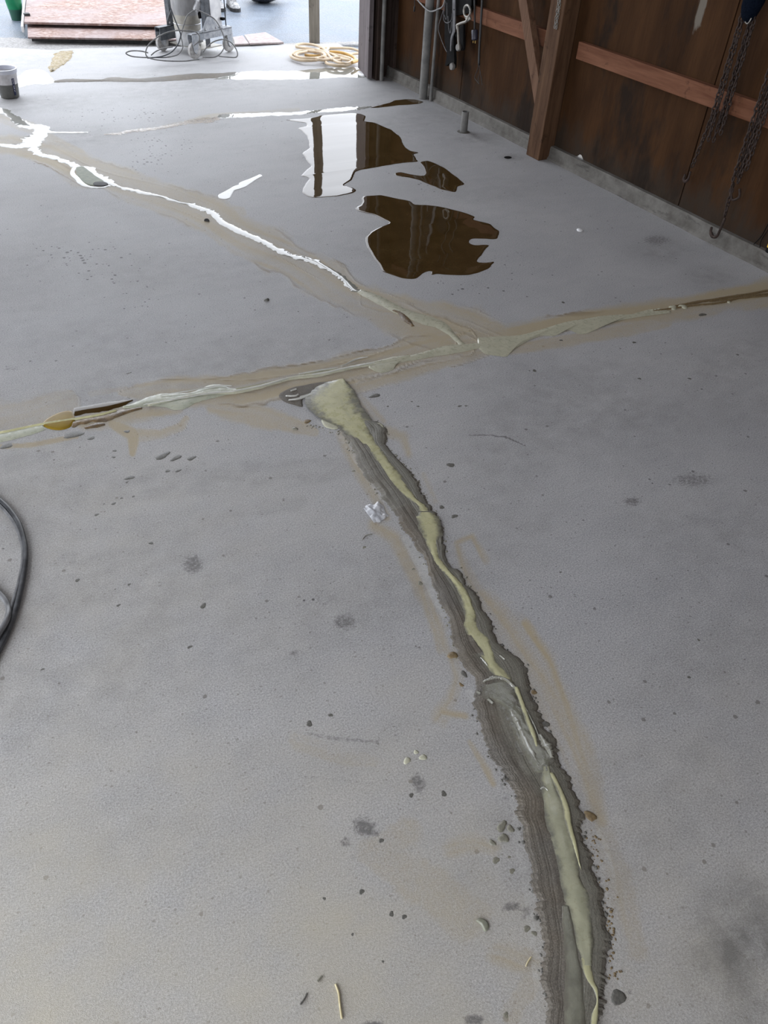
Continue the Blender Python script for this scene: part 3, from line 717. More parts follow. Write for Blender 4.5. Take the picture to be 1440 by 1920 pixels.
# ---- right wall: plywood panels, girt, posts, brace
wr = root('wall_right')
joints = [6.10, 5.10, 4.0, 2.905, 1.69, 0.47, -0.75, -1.97, YB]
hole_y = atx(1088, 290, XP).y
for j, (y1, y0) in enumerate(zip(joints, joints[1:])):
    ys = np.linspace(y0 + 0.004, y1 - 0.004, 46)
    bot = 0.074 + np.abs(jit(46, 0.006, 9, 30 + j))
    if y0 < hole_y < y1:
        bot = bot + 0.03 * np.exp(-((ys - hole_y) / 0.022) ** 2)
    nz = 60; zt = np.linspace(0, 1, nz) ** 1.6
    vs = []; pa = []
    for i, y in enumerate(ys):
        for t_ in zt:
            z = bot[i] + (HT - bot[i]) * t_
            vs.append((XP, y, z))
            p = 0.0
            c0 = atx(1312, 25, XP)
            dy, dz = (y - c0.y) / 0.055, (z - c0.z) / 0.16
            if z > c0.z: dz *= 0.5
            p = max(0, 1.05 - math.hypot(dy + (0.25 if z < c0.z else 0) * 0, dz)); pa.append(p)
    fs = []
    for i in range(45):
        for k in range(nz - 1):
            a = i * nz + k; fs.append((a, a + nz, a + nz + 1, a + 1))
    nb = len(vs); vs += [(XP + 0.015, v[1], v[2]) for v in vs[:]]; pa += [0.0] * nb
    fs += [tuple(nb + q for q in reversed(f)) for f in fs]
    for i in range(45): a = i * nz; fs.append((a, nb + a, nb + a + nz, a + nz))
    for k in range(nz - 1):
        fs.append((k, k + 1, nb + k + 1, nb + k)); a = 45 * nz; fs.append((a + k + 1, a + k, nb + a + k, nb + a + k + 1))
    me = mesh('panel', vs, fs)
    a = me.attributes.new('paint', 'FLOAT', 'POINT'); a.data.foreach_set('value', pa)
    link('panel', me, 'panel', wr)
# girts run between the posts, lower one seen
zr = atx(1090, 96, XW).z
for (y0, y1) in ((5.95, 4.12), (3.90, 1.72), (1.60, -0.6)):
    for z in (zr, zr + 0.95, zr + 1.85):
        beam('girt', (XP - 0.0215, y0, z), (XP - 0.0215, y1, z), 0.04, 0.088, 'girt', wr, side=(1, 0, 0))
# posts
pf = at(1020, 300); py_ = pf.y
for y in (py_ + 0.065, 1.66, -0.7, -3.0):
    beam('post', (XP - 0.058, y, 0.0), (XP - 0.058, y, HT), 0.112, 0.13, 'post', wr, side=(1, 0, 0), bevel=0.005)
# diagonal brace rising towards the door
xb = XP - 0.09
b0, b1 = atx(1019, 222, xb), atx(985, 0, xb)
dv = (b1 - b0)
beam('brace', b0, b0 + dv * 2.6, 0.045, 0.075, 'brace', wr, side=(1, 0, 0))
# battens added behind the panel joints to shut daylight out of the gaps
for y in joints[1:-1]:
    beam('light_stop_batten', (XP + 0.027, y, 0.075), (XP + 0.027, y, HT), 0.022, 0.09, 'dark_wood', wr, side=(1, 0, 0))

# ---- curb
cv = []; ny = 160
for i in range(ny):
    y = 6.3 + (YB - 6.3) * i / (ny - 1); q = fbm(np.array([y * 6.0]), np.array([0.3]), 4)[0] - 0.5; q2 = fbm(np.array([y * 9.0]), np.array([5.3]), 8)[0] - 0.5
    for (x, z) in ((XW - 0.012 + q * 0.012, 0.0), (XW - 0.008 + q2 * 0.008, 0.012 + 0.006 * q), (XW, 0.02), (XW + 0.002 + q2 * 0.003, 0.070), (XW + 0.008, 0.079 + q * 0.004), (XP + 0.09, 0.081), (XP + 0.09, -0.03)):
        cv.append((x, y, z))
cf = [(i * 7 + k, i * 7 + k + 1, (i + 1) * 7 + k + 1, (i + 1) * 7 + k) for i in range(ny - 1) for k in range(6)]
bm = bmesh.new(); bm.from_mesh(mesh('tmp', cv, cf)); link_o = bm_obj('baseboard_right', bm, 'curb'); link_o['kind'] = 'structure'

# ---- front wall: short return beside the doorway, lintel over it, wall left of it
wf = root('wall_front')
jb = at(690, 150)
XJ = jb.x
box('panel', ((XJ + 0.05 + XP) / 2, YF + 0.05, HT / 2), (XP - XJ - 0.05, 0.04, HT), 'dark_wood', wf)
box('post', (XJ + 0.085, YF - 0.01, HT / 2), (0.06, 0.09, HT), 'dark_wood', wf)
box('post', (XJ + 0.25, YF - 0.02, HT / 2), (0.09, 0.07, HT), 'dark_wood', wf)
box('lintel', (0.2, YF + 0.08, (HT + 3.3) / 2), (XP * 2 + 0.3, 0.10, HT - 3.3), 'wall_plain', wf, bevel=0)
box('panel', (XL + 0.1, YF + 0.08, HT / 2), (0.5, 0.1, HT), 'wall_plain', wf)
# jamb board at the edge of the doorway (its face to the left coloured as if mauve-lit)
jj = at(673, 131)
beam('jamb', ((XJ + jj.x) / 2 + 0.012, (jb.y + jj.y) / 2, 0.012), ((XJ + jj.x) / 2 + 0.012, (jb.y + jj.y) / 2, HT), 0.035, (jj - jb).length + 0.02, 'jamb', wf, side=(1, (jj.x - jb.x) / (jj.y - jb.y) * -1, 0))

# ---- walls and roof out of view: left bay open, rear doorway open
wl = root('wall_left')
box('panel', (XL - 0.05, (-1.6 + YB) / 2, HT / 2), (0.1, -1.6 - YB, HT), 'wall_plain', wl, bevel=0)
box('panel', (XL - 0.05, (YF + 2.6) / 2, HT / 2), (0.1, YF - 2.6, HT), 'wall_plain', wl, bevel=0)
box('lintel', (XL - 0.05, 0.5, (HT + 2.7) / 2), (0.1, 4.2, HT - 2.7), 'wall_plain', wl, bevel=0)
wb = root('wall_back')
box('panel', ((0.4 + XP) / 2, YB - 0.05, HT / 2), (XP - 0.4, 0.1, HT), 'wall_plain', wb, bevel=0)
box('panel', (XL + 0.1, YB - 0.05, HT / 2), (0.3, 0.1, HT), 'wall_plain', wb, bevel=0)
box('lintel', (-0.5, YB - 0.05, (HT + 2.7) / 2), (1.9, 0.1, HT - 2.7), 'wall_plain', wb, bevel=0)
# roof with one small skylight, added so its reflection gleams on the mortar strip
SKY = at(985, 1395); _d = ray(985, 1395); SKY = Vector((SKY.x + _d[0] / -_d[2] * HT, SKY.y + _d[1] / -_d[2] * HT, HT))
sx0, sx1, sy0, sy1 = SKY.x - 0.3, SKY.x + 0.3, SKY.y - 0.7, SKY.y + 0.7
ce = root('ceiling')
x0, x1, y0, y1 = XL - 0.2, XP + 0.35, YB - 0.3, YF + 0.5
for (a, b, c, d) in ((x0, sx0, y0, y1), (sx1, x1, y0, y1), (sx0, sx1, y0, sy0), (sx0, sx1, sy1, y1)):
    box('roof_board', ((a + b) / 2, (c + d) / 2, HT + 0.04), (b - a, d - c, 0.08), 'ceiling', ce, bevel=0)
for y in np.arange(-3, 6, 0.9):
    if not (sy0 - 0.1 < y < sy1 + 0.1):
        box('rafter', ((XL + XP) / 2, float(y), HT - 0.08), (XP - XL, 0.05, 0.15), 'ceiling', ce, bevel=0)
# lean-to roof over the apron in front of the doorway, carried by the grey post
box('roof_board', (0.6, 6.6 + 0.45, HT + 0.06), (7.6, 1.2, 0.06), 'ceiling', ce, bevel=0)
portal('front_opening_portal', ((XL + XP) / 2, YF + 0.02, 1.65), (math.radians(-90), 0, 0), XP - XL, 3.3)
portal('left_opening_portal', (XL + 0.02, 0.5, 1.35), (0, math.radians(-90), 0), 2.7, 4.2)
portal('rear_opening_portal', (-0.5, YB + 0.02, 1.35), (math.radians(90), 0, 0), 1.9, 2.7)
portal('added_skylight_portal', (SKY.x, SKY.y, HT - 0.01), (0, 0, 0), 0.6, 1.4)

# ==================================================================== WATER AND FILLER ON THE FLOOR
def c8(k, x0, y0, pts): return [(x0 + a / k, y0 + b / k) for a, b in pts]
K = 2.769
def floor_piece(o, label, cat, group=None): return tag(o, label, cat, group)

floor_piece(puddle('water_puddle', c8(K, 480, 160, [(150, 180), (280, 170), (350, 155), (500, 143), (545, 148), (570, 160), (560, 186), (620, 195), (700, 230), (750, 270), (772, 320), (800, 340), (850, 350), (815, 358), (830, 380), (845, 397), (800, 400), (760, 402), (690, 413), (600, 430), (545, 438), (515, 450), (505, 470), (500, 490), (470, 508), (450, 520), (500, 530), (525, 545), (510, 557), (430, 575), (300, 585), (262, 575), (240, 558), (250, 520), (280, 485), (262, 474), (230, 473), (262, 440), (290, 420), (262, 390), (240, 352), (280, 325), (275, 300), (268, 268), (240, 240), (215, 222), (265, 212), (262, 196)]), 0.0016, 'water', rim=0.012, jitter=0.006, seed=3),
    'largest shallow puddle, half mirroring the bright doorway and half brown', 'puddle')
floor_piece(puddle('water_puddle', c8(K, 480, 160, [(850, 398), (890, 390), (930, 405), (980, 430), (1030, 468), (1060, 490), (1085, 515), (1045, 525), (1042, 545), (1035, 557), (1000, 548), (960, 540), (920, 522), (890, 512), (840, 490), (790, 478), (720, 468), (722, 455), (750, 450), (800, 462), (868, 472), (884, 460), (880, 435), (866, 415)]), 0.0014, 'water', rim=0.008, jitter=0.003, seed=4),
    'small brown puddle with a narrow finger, at the right end of the big mirroring puddle', 'puddle')
floor_piece(puddle('water_puddle', c8(K, 480, 160, [(560, 575), (650, 570), (720, 585), (800, 600), (822, 620), (890, 622), (960, 630), (1060, 655), (1100, 668), (1145, 684), (1118, 696), (1170, 708), (1215, 720), (1240, 745), (1266, 755), (1258, 780), (1250, 800), (1180, 796), (1120, 795), (1106, 805), (1105, 820), (1130, 830), (1215, 829), (1190, 855), (1170, 880), (1150, 900), (1142, 920), (1180, 922), (1240, 914), (1220, 940), (1200, 955), (1150, 974), (1100, 985), (1000, 985), (930, 978), (912, 990), (908, 975), (917, 964), (892, 962), (868, 972), (850, 990), (830, 1005), (790, 1005), (750, 1000), (700, 982), (655, 968), (650, 950), (640, 930), (615, 905), (600, 880), (580, 845), (570, 820), (570, 790), (590, 765), (620, 748), (660, 730), (700, 715), (650, 690), (610, 670), (560, 662), (520, 650), (515, 635), (545, 622), (552, 600), (545, 585)]), 0.0016, 'water', rim=0.013, jitter=0.005, seed=6),
    'broad dark brown puddle with ragged right fingers, nearest of the puddles', 'puddle')
floor_piece(puddle('water_puddle', c8(K, 480, 160, [(590, 118), (640, 104), (690, 92), (720, 78), (780, 72), (830, 74), (872, 86), (850, 95), (800, 101), (740, 103), (690, 110), (640, 116)]), 0.0012, 'water', rim=0.006, jitter=0.004, seed=8),
    'thin brown wet patch by the foot of the grey wall pipe', 'puddle')
floor_piece(puddle('water_puddle', c8(K, 0, 180, [(1130, 512), (1155, 500), (1190, 482), (1215, 465), (1240, 462), (1240, 448), (1290, 432), (1350, 405), (1366, 416), (1335, 432), (1275, 472), (1240, 486), (1215, 490), (1203, 510), (1195, 532), (1165, 540), (1135, 532)]), 0.0014, 'clear_water', rim=0.007, jitter=0.003, seed=9),
    'narrow comma-shaped puddle alone on clean concrete left of the puddles', 'puddle')

# long diagonal crack filled with gleaming liquid
dc = thing('filled_crack', at(250, 356), 'long crooked crack brimming with gleaming pale liquid, running from the left edge to the joint', 'crack')
line_ribbon('liquid', [(-60, 196), (0, 208), (16, 214), (34, 226), (50, 236), (68, 238), (80, 244), (70, 256), (60, 262), (66, 272), (64, 280), (76, 290), (97, 295), (124, 304), (141, 312), (160, 318), (178, 330), (199, 338), (213, 346), (231, 353), (253, 358), (300, 368), (336, 379), (356, 383), (378, 391), (398, 399), (415, 416), (448, 433), (484, 449), (509, 463), (545, 480), (588, 490), (624, 510), (646, 525), (664, 543), (680, 548)],
            [.08, .10, .05, .08, .10, .12, .10, .12, .13, .07, .06, .05, .05, .05, .06, .09, .07, .06, .03, .03, .035, .03, .022, .035, .05, .05, .04, .045, .04, .042, .042, .04, .04, .038, .04, .012], 0.0022, 'clear_water', dc, n=800, m=7, jitter=0.016, seed=11, freq=150)
line_ribbon('liquid', [(-60, 268), (0, 272), (28, 274), (50, 272), (66, 262)], [.06, .05, .08, .10, .07], 0.002, 'clear_water', dc, n=160, jitter=0.012, seed=12, freq=40)
puddle('pool', [(141, 314), (155, 311), (168, 320), (181, 330), (197, 340), (190, 346), (173, 349), (159, 345), (150, 336), (144, 328)], 0.0026, 'green_water', dc, rim=0.01, jitter=0.004, seed=13)
puddle('hole', [(172, 346), (178, 341), (196, 341), (205, 345), (202, 349), (188, 350), (176, 349)], 0.0032, 'sole', dc, rim=0.006, jitter=0.003, seed=14)
line_ribbon('rim_liquid', [(138, 316), (136, 326), (146, 336), (156, 346), (172, 351), (190, 352), (206, 348)], [.02, .025, .03, .03, .025, .02, .02], 0.002, 'clear_water', dc, n=120, jitter=0.006, seed=15)
line_ribbon('cream_end', [(672, 545), (694, 554), (720, 568), (750, 583), (778, 593), (805, 602), (828, 612), (846, 626), (858, 637), (868, 648)], [.03, .055, .06, .06, .07, .08, .06, .03, .024, .03], 0.003, 'grey_cream', dc, n=200, jitter=0.008, seed=16)
line_ribbon('wet_groove', [(735, 581), (752, 588), (762, 600), (775, 612)], [.012, .03, .035, .015], 0.003, 'brown_wet', dc, n=60, jitter=0.006, seed=17)

# joint line running from the crack to the wall, near the puddles
jl = thing('filled_joint', at(400, 222), 'straight thin wet joint line crossing the slab just behind the puddles', 'crack')
line_ribbon('liquid', [(86, 247), (110, 249), (150, 249), (165, 248)], [.05, .04, .03, .02], 0.0016, 'clear_water', jl, n=90, jitter=0.012, seed=21)
line_ribbon('dark_groove', [(195, 252), (222, 251), (238, 247), (275, 243), (311, 238), (358, 229), (384, 226), (412, 221)], [.02, .05, .05, .06, .05, .07, .12, .05], 0.0016, MAT['brown_wet'], jl, n=240, jitter=0.018, seed=22, freq=60)
line_ribbon('liquid', [(408, 221), (422, 218), (470, 216), (520, 214), (552, 213), (596, 209), (632, 206), (671, 203), (697, 200)], [.03, .10, .09, .08, .06, .07, .09, .07, .02], 0.0016, 'clear_water', jl, n=320, jitter=0.018, seed=23, freq=70)

# cross joint of the slab, filled
cj = thing('filled_joint', at(700, 683), 'full-width floor joint filled with pale filler, sand wiped along both sides', 'crack')
ribbon('green_filler', [(-70, 822), (0, 811), (36, 803), (60, 797), (80, 796)], [(-70, 850), (0, 829), (33, 823), (60, 815), (87, 806)], 0.0026, 'mint', cj, n=120, jitter=0.006, seed=31)
puddle('amber_pool', c8(3, 0, 680, [(232, 350), (255, 318), (300, 290), (360, 272), (410, 268), (420, 300), (428, 325), (410, 355), (370, 378), (310, 382), (265, 372)]), 0.003, 'amber', cj, rim=0.012, jitter=0.004, seed=32)
ribbon('wet_groove', c8(3, 0, 680, [(412, 258), (500, 240), (600, 224), (690, 210), (748, 207)]), c8(3, 0, 680, [(412, 300), (500, 286), (600, 270), (690, 243), (748, 216)]), 0.0026, MAT['water'], cj, n=140, jitter=0.008, seed=33)
ribbon('brown_sand', c8(3, 0, 680, [(408, 330), (470, 312), (560, 298), (640, 276), (740, 256), (800, 248)]), c8(3, 0, 680, [(400, 362), (470, 350), (560, 335), (620, 322), (700, 290), (800, 262)]), 0.0035, 'brown_wet', cj, n=140, jitter=0.012, seed=34)
ribbon('brown_sand', c8(3, 0, 680, [(470, 365), (540, 340), (590, 340)]), c8(3, 0, 680, [(480, 374), (545, 362), (592, 352)]), 0.003, 'brown_wet', cj, n=50, jitter=0.008, seed=35)
line_ribbon('filler_line', [(-70, 822), (0, 812), (40, 804), (80, 796), (130, 788), (180, 780), (220, 770)], [.018, .016, .014, .014, .012, .012, .006], 0.0062, 'cream', cj, n=260, m=7, jitter=0.005, seed=36)
ribbon('pale_filler', c8(3, 0, 680, [(690, 246), (760, 225), (830, 195), (905, 172), (1000, 170), (1060, 168), (1130, 148), (1180, 128), (1250, 126), (1310, 148), (1400, 138)]),
       c8(3, 0, 680, [(690, 256), (760, 258), (830, 246), (920, 250), (985, 268), (1040, 262), (1100, 226), (1170, 208), (1260, 188), (1320, 172), (1400, 160)]), 0.004, 'mint', cj, n=260, jitter=0.006, seed=37)
line_ribbon('filler_line', [(276, 760), (320, 752), (360, 744), (400, 738), (440, 735), (490, 725), (541, 711), (575, 706), (613, 700), (642, 693), (672, 687), (704, 681), (743, 674), (770, 668)], [.014, .016, .018, .022, .022, .02, .02, .026, .026, .022, .022, .024, .02, .012], 0.007, 'grey_cream', cj, n=420, m=7, jitter=0.006, seed=38)
line_ribbon('filler_line', [(440, 731), (500, 720), (545, 709), (600, 697), (630, 693)], [.008, .009, .009, .01, .006], 0.006, 'grey_cream', cj, n=200, m=7, jitter=0.004, seed=39)
ribbon('pale_filler', c8(K, 440, 540, [(690, 402), (760, 376), (830, 355), (930, 345), (1000, 326), (1100, 300), (1180, 290), (1290, 282), (1440, 258)]),
       c8(K, 440, 540, [(700, 420), (760, 442), (820, 428), (850, 392), (960, 370), (1060, 352), (1130, 345), (1300, 310), (1440, 300)]), 0.0034, 'grey_cream', cj, n=260, jitter=0.006, seed=40)
k3 = 2.667
ribbon('pale_filler', [(895, 633), (925, 631), (975, 628), (1018, 617), (1061, 604), (1100, 597), (1132, 592), (1160, 590), (1185, 589), (1220, 580), (1252, 582), (1258, 583)],
       [(896, 652), (911, 664), (949, 669), (962, 656), (1009, 630), (1027, 632), (1061, 619), (1087, 627), (1110, 622), (1132, 604), (1166, 609), (1200, 595), (1245, 596), (1257, 585)][:1] + [(912, 664), (948, 669), (964, 654), (1009, 631), (1040, 630), (1064, 619), (1090, 627), (1114, 620), (1140, 606), (1196, 595), (1257, 587)], 0.0036, 'grey_cream', cj, n=360, jitter=0.004, seed=41)
for q, pts, w in ((42, [(1262, 575), (1300, 568), (1350, 560), (1400, 552), (1470, 540)], .02), (43, [(1220, 584), (1300, 573), (1350, 568), (1400, 556), (1470, 548)], .016), (44, [(1330, 566), (1365, 562), (1400, 558), (1470, 553)], .014)):
    line_ribbon('sand_ridge', pts, [w * .5, w, w, w, w][:len(pts)], 0.004, 'brown_blob', cj, n=140, m=7, jitter=0.006, seed=q)
for q, (x, y, r) in enumerate(((1224, 582, 4), (1230, 581, 4), (1236, 580, 4), (1262, 577, 8), (1280, 575, 8), (1365, 566, 5))):
    b = blob('lump', x, y, r, 'grey_cream', 200 + q); b.parent = cj; b.location = b.location - cj.location
tagged = [cj]

for q, pts in enumerate(([(268, 762), (320, 753), (360, 746), (400, 739), (440, 736), (490, 726), (541, 712)], [(585, 705), (613, 701), (642, 694), (672, 688), (704, 682)], [(300, 744), (340, 738), (380, 731), (410, 726), (436, 726)], [(560, 704), (600, 697), (634, 692)], [(640, 690), (668, 676), (690, 672)])):
    line_ribbon('wet_gleam_bead', pts, [.003] + [.0075, .005, .0085, .006, .008][:len(pts) - 2] * (1 if len(pts) < 8 else 2) + [.003] if len(pts) - 2 <= 5 else .006, 0.003, 'gleam_bead', cj, n=160, m=7, jitter=0.004, seed=90 + q, base=0.0062)  # thin pale lines added where white highlights run along the joint
# trowelled mortar strip leading to the lower edge of the picture
ms = thing('mortar_strip', at(850, 1150), 'long curved trowelled mortar repair with cream filler down its middle', 'floor repair')
SL = [(618, 790), (634, 805), (649, 822), (668, 856), (690, 900), (715, 930), (738, 961), (752, 985), (775, 1012), (795, 1050), (805, 1080), (819, 1111), (831, 1144), (844, 1178), (854, 1214), (868, 1244), (890, 1275), (891, 1303), (892, 1340), (906, 1389), (926, 1429), (949, 1461), (967, 1492), (968, 1522), (981, 1565), (994, 1623), (1001, 1671), (1008, 1710), (1018, 1762), (1017, 1804), (1016, 1846), (1025, 1881), (1020, 1930), (1016, 1990)]
SR = [(706, 790), (724, 806), (727, 838), (754, 868), (774, 890), (790, 916), (799, 941), (819, 968), (832, 996), (833, 1018), (838, 1046), (869, 1082), (894, 1120), (916, 1156), (936, 1205), (978, 1238), (990, 1265), (998, 1300), (1014, 1348), (1040, 1391), (1054, 1438), (1076, 1481), (1094, 1526), (1094, 1558), (1104, 1597), (1119, 1639), (1130, 1681), (1136, 1736), (1139, 1784), (1140, 1833), (1138, 1862), (1128, 1890), (1122, 1930), (1118, 1990)]
def zr_(s, t): return 0.0004 * math.sin(t * 46 + 1.2 * math.sin(s * 4) + s * 2) * (1 if t < 0.5 else 0.2) + 0.0022 * (float(vnoise(np.array([s * 22]), np.array([t * 9]), 5)[0]) - 0.5)
def wet_(u, t):
    w = math.exp(-((t - 0.62) / 0.22) ** 2)
    w *= 0.25 + 0.75 * (0.30 < u < 0.42 or False)
    if 0.44 < u < 0.66: w = max(w, 0.95 * math.exp(-((t - (0.55 + (u - 0.5) * 0.6)) / 0.3) ** 2))
    if u < 0.18: w = max(w, 0.5)
    w = max(w, 0.85 / (1 + math.exp(-(t - 0.5) / 0.06)) * (1 - 0.6 * max(0, (t - 0.85) / 0.15)))
    return min(1, w)
ribbon('mortar', SL, SR, 0.007, 'mortar', ms, n=1000, m=41, jitter=0.012, seed=51, power=6.0, zfun=zr_, wet=wet_, freq=70)
def zc(s, t): return 0.0012 * (float(vnoise(np.array([s * 16]), np.array([t * 4]), 15)[0]) - 0.5)
# cream head spreading at the joint
HL = [(640, 712), (606, 722), (577, 742), (573, 762), (596, 784), (632, 802), (652, 820), (682, 840), (696, 856), (713, 884), (729, 906), (752, 928), (780, 950), (783, 962)]
HR = [(645, 713), (664, 735), (674, 758), (690, 778), (698, 796), (700, 815), (708, 828), (718, 845), (732, 868), (752, 892), (768, 916), (783, 938), (800, 953), (806, 962)]
ribbon('cream_filler', HL, HR, 0.0030, 'strip_cream', ms, n=320, m=25, jitter=0.008, seed=52, base=0.0058, power=3, zfun=zc, freq=36)
puddle('wet_edge', c8(K, 440, 540, [(222, 556), (262, 530), (300, 512), (380, 498), (480, 486), (520, 482), (548, 476), (500, 512), (430, 545), (380, 560), (352, 580), (360, 625), (320, 610), (280, 600), (250, 585)]), 0.0035, 'mortar', ms, rim=0.012, jitter=0.008, seed=53)
for q, (pts, w) in enumerate((([(535, 744), (553, 744), (560, 741)], .01), ([(540, 752), (556, 750), (573, 745), (600, 735), (625, 722), (640, 712)], .012), ([(562, 746), (580, 741), (600, 734)], .006), ([(545, 735), (556, 731)], .008))):
    line_ribbon('wet_gleam_bead', pts, [w * .6, w, w, w, w, w * .6][:len(pts)] , 0.005, 'gleam_bead', ms, n=70, m=7, jitter=0.004, seed=60 + q, base=0.003)
puddle('pale_smear', c8(3.6, 560, 760, [(150, 90), (180, 100), (240, 95), (290, 120), (275, 160), (240, 165), (190, 150), (165, 140)]), 0.004, 'grey_cream', ms, rim=0.008, jitter=0.006, seed=66)
puddle('pale_smear', c8(3.6, 560, 760, [(492, 120), (550, 118), (590, 150), (575, 190), (520, 195), (495, 160)]), 0.005, 'grey_cream', ms, rim=0.008, jitter=0.006, seed=67)
# middle reaches of cream
ribbon('cream_filler', [(783, 962), (779, 978), (786, 1000), (800, 1028), (812, 1056), (826, 1072), (838, 1084), (852, 1104), (866, 1130), (868, 1150), (866, 1180), (880, 1200), (897, 1222), (904, 1243), (914, 1262), (926, 1270), (945, 1281)],
       [(806, 962), (824, 978), (828, 1000), (822, 1026), (824, 1046), (838, 1066), (858, 1088), (876, 1112), (888, 1140), (894, 1158), (900, 1182), (918, 1200), (925, 1222), (932, 1243), (950, 1262), (960, 1276), (964, 1288)], 0.003, 'strip_cream', ms, n=300, m=21, jitter=0.008, seed=54, base=0.0060, power=3, zfun=zc, freq=36)
# wet grey film with a sheen
ribbon('wet_film', [(900, 1290), (906, 1310), (930, 1325), (944, 1345), (955, 1375), (968, 1405), (985, 1430), (1000, 1452)],
       [(952, 1276), (966, 1300), (976, 1325), (990, 1352), (1004, 1380), (1020, 1402), (1036, 1425), (1030, 1452)], 0.0022, 'strip_film', ms, n=180, m=17, jitter=0.008, seed=55, base=0.0072, power=3, zfun=lambda s, t: 0.0022 * (float(vnoise(np.array([s * 60]), np.array([t * 10]), 25)[0]) - 0.5), freq=30)
ribbon('cream_filler', [(962, 1290), (968, 1310), (976, 1332), (984, 1356), (994, 1380), (1003, 1404)], [(970, 1292), (978, 1310), (986, 1334), (996, 1360), (1004, 1382), (1007, 1404)], 0.0022, 'strip_cream', ms, n=110, m=9, jitter=0.003, seed=56, base=0.009, power=3)
for q, (pts, w) in enumerate((([(905, 1282), (925, 1274), (945, 1276), (962, 1290), (970, 1300)], .011), ([(893, 1300), (900, 1304)], .009), ([(914, 1314), (924, 1322)], .009), ([(952, 1326), (964, 1350), (980, 1384), (994, 1412), (1006, 1434)], .024), ([(968, 1298), (986, 1334), (1002, 1366), (1012, 1392)], .004), ([(1010, 1380), (1024, 1402), (1034, 1424)], .022), ([(1012, 1482), (1020, 1480), (1026, 1486)], .008), ([(900, 1236), (908, 1244), (914, 1252)], .006), ([(936, 1232), (946, 1240)], .006), ([(1000, 1424), (1008, 1440), (1022, 1432)], .008))):
    line_ribbon('wet_gleam_bead', pts, [w * .4] + [w] * (len(pts) - 2) + [w * .4] if len(pts) > 2 else [w, w], 0.0022, 'strip_shine', ms, n=90, m=9, jitter=0.006, seed=130 + q, base=0.0078, freq=30, zfun=lambda s, t: 0.0012 * (float(vnoise(np.array([s * 160]), np.array([t * 5]), 25)[0]) - 0.5))  # pale patches laid where the wet strip shows white highlights
# lower cream tongue
ribbon('cream_filler', [(1012, 1436), (1012, 1470), (1014, 1500), (1018, 1540), (1030, 1570), (1042, 1620), (1049, 1660), (1056, 1700), (1066, 1740), (1074, 1770), (1084, 1798), (1086, 1815)],
       [(1030, 1436), (1044, 1480), (1056, 1505), (1066, 1535), (1076, 1570), (1085, 1620), (1092, 1650), (1108, 1682), (1112, 1720), (1114, 1770), (1112, 1795), (1112, 1815)], 0.0034, 'strip_grey', ms, n=280, m=21, jitter=0.005, seed=57, base=0.0060, power=3, zfun=zc, freq=24)
ribbon('cream_streak', [(1028, 1452), (1040, 1480), (1052, 1510), (1058, 1545), (1070, 1580), (1082, 1620)], [(1036, 1452), (1056, 1490), (1068, 1526), (1072, 1550), (1080, 1585), (1088, 1635)], 0.002, 'strip_cream', ms, n=140, m=9, jitter=0.003, seed=58, base=0.0085, power=3)
ribbon('cream_filler', [(1082, 1800), (1088, 1822), (1096, 1840), (1110, 1858), (1116, 1880), (1106, 1902), (1104, 1925), (1100, 1990)], [(1112, 1782), (1110, 1815), (1114, 1840), (1121, 1858), (1121, 1880), (1123, 1902), (1120, 1925), (1116, 1990)], 0.003, 'strip_cream', ms, n=160, m=11, jitter=0.004, seed=59, base=0.0060, power=3)
ribbon('grey_smear', [(1052, 1700), (1052, 1740), (1056, 1780), (1058, 1830), (1056, 1990)], [(1064, 1700), (1074, 1740), (1084, 1790), (1092, 1840), (1098, 1990)], 0.0018, 'strip_film', ms, n=140, m=11, jitter=0.004, seed=68, base=0.0074, power=4)
# crumbled edges of the strip: stuck lumps, joined as one part
def crumbs(name, pts, n, seed, rr, mat, spread):
    rng = random.Random(seed); P = catmull([at(*p) for p in pts], 200); vs = []; fs = []
    for _ in range(n):
        c = P[rng.randrange(200)]; x = c[0] + rng.gauss(0, spread); y = c[1] + rng.gauss(0, spread); r = rng.uniform(*rr) ; b = len(vs); k = 7; ph = rng.random() * 6; e = rng.uniform(.6, 1.6)
        vs.append((x, y, r * 0.55))
        for ring, (q, z) in enumerate(((0.7, 0.4), (1.0, 0.0))):
            for i in range(k):
                a = ph + 2 * math.pi * i / k; w = rng.uniform(.75, 1.2)
                vs.append((x + math.cos(a) * r * q * w * e, y + math.sin(a) * r * q * w, z * r))
        for i in range(k): fs.append((b, b + 1 + i, b + 1 + (i + 1) % k)); fs.append((b + 1 + i, b + 1 + k + i, b + 1 + k + (i + 1) % k, b + 1 + (i + 1) % k))
    o = link(name, mesh(name, vs, fs, True), mat, ms); o['kind'] = 'stuff'; return o
crumbs('edge_crumbs', SL[16:32], 70, 1, (.001, .0045), 'blob', .006)
crumbs('edge_crumbs', SR[13:30], 70, 2, (.001, .0045), 'blob', .006)
crumbs('edge_crumbs', SL[:16], 80, 3, (.001, .004), 'grey_blob', .006)
crumbs('edge_crumbs', SR[:13], 90, 4, (.001, .004), 'grey_blob', .007)
crumbs('edge_crumbs', [(1110, 1560), (1124, 1620), (1140, 1680), (1144, 1740), (1150, 1800), (1152, 1840)], 90, 5, (.001, .003), 'brown_blob', .008)
crumbs('edge_crumbs', [(565, 790), (590, 800), (640, 815), (660, 850)], 40, 6, (.001, .004), 'grey_blob', .008)

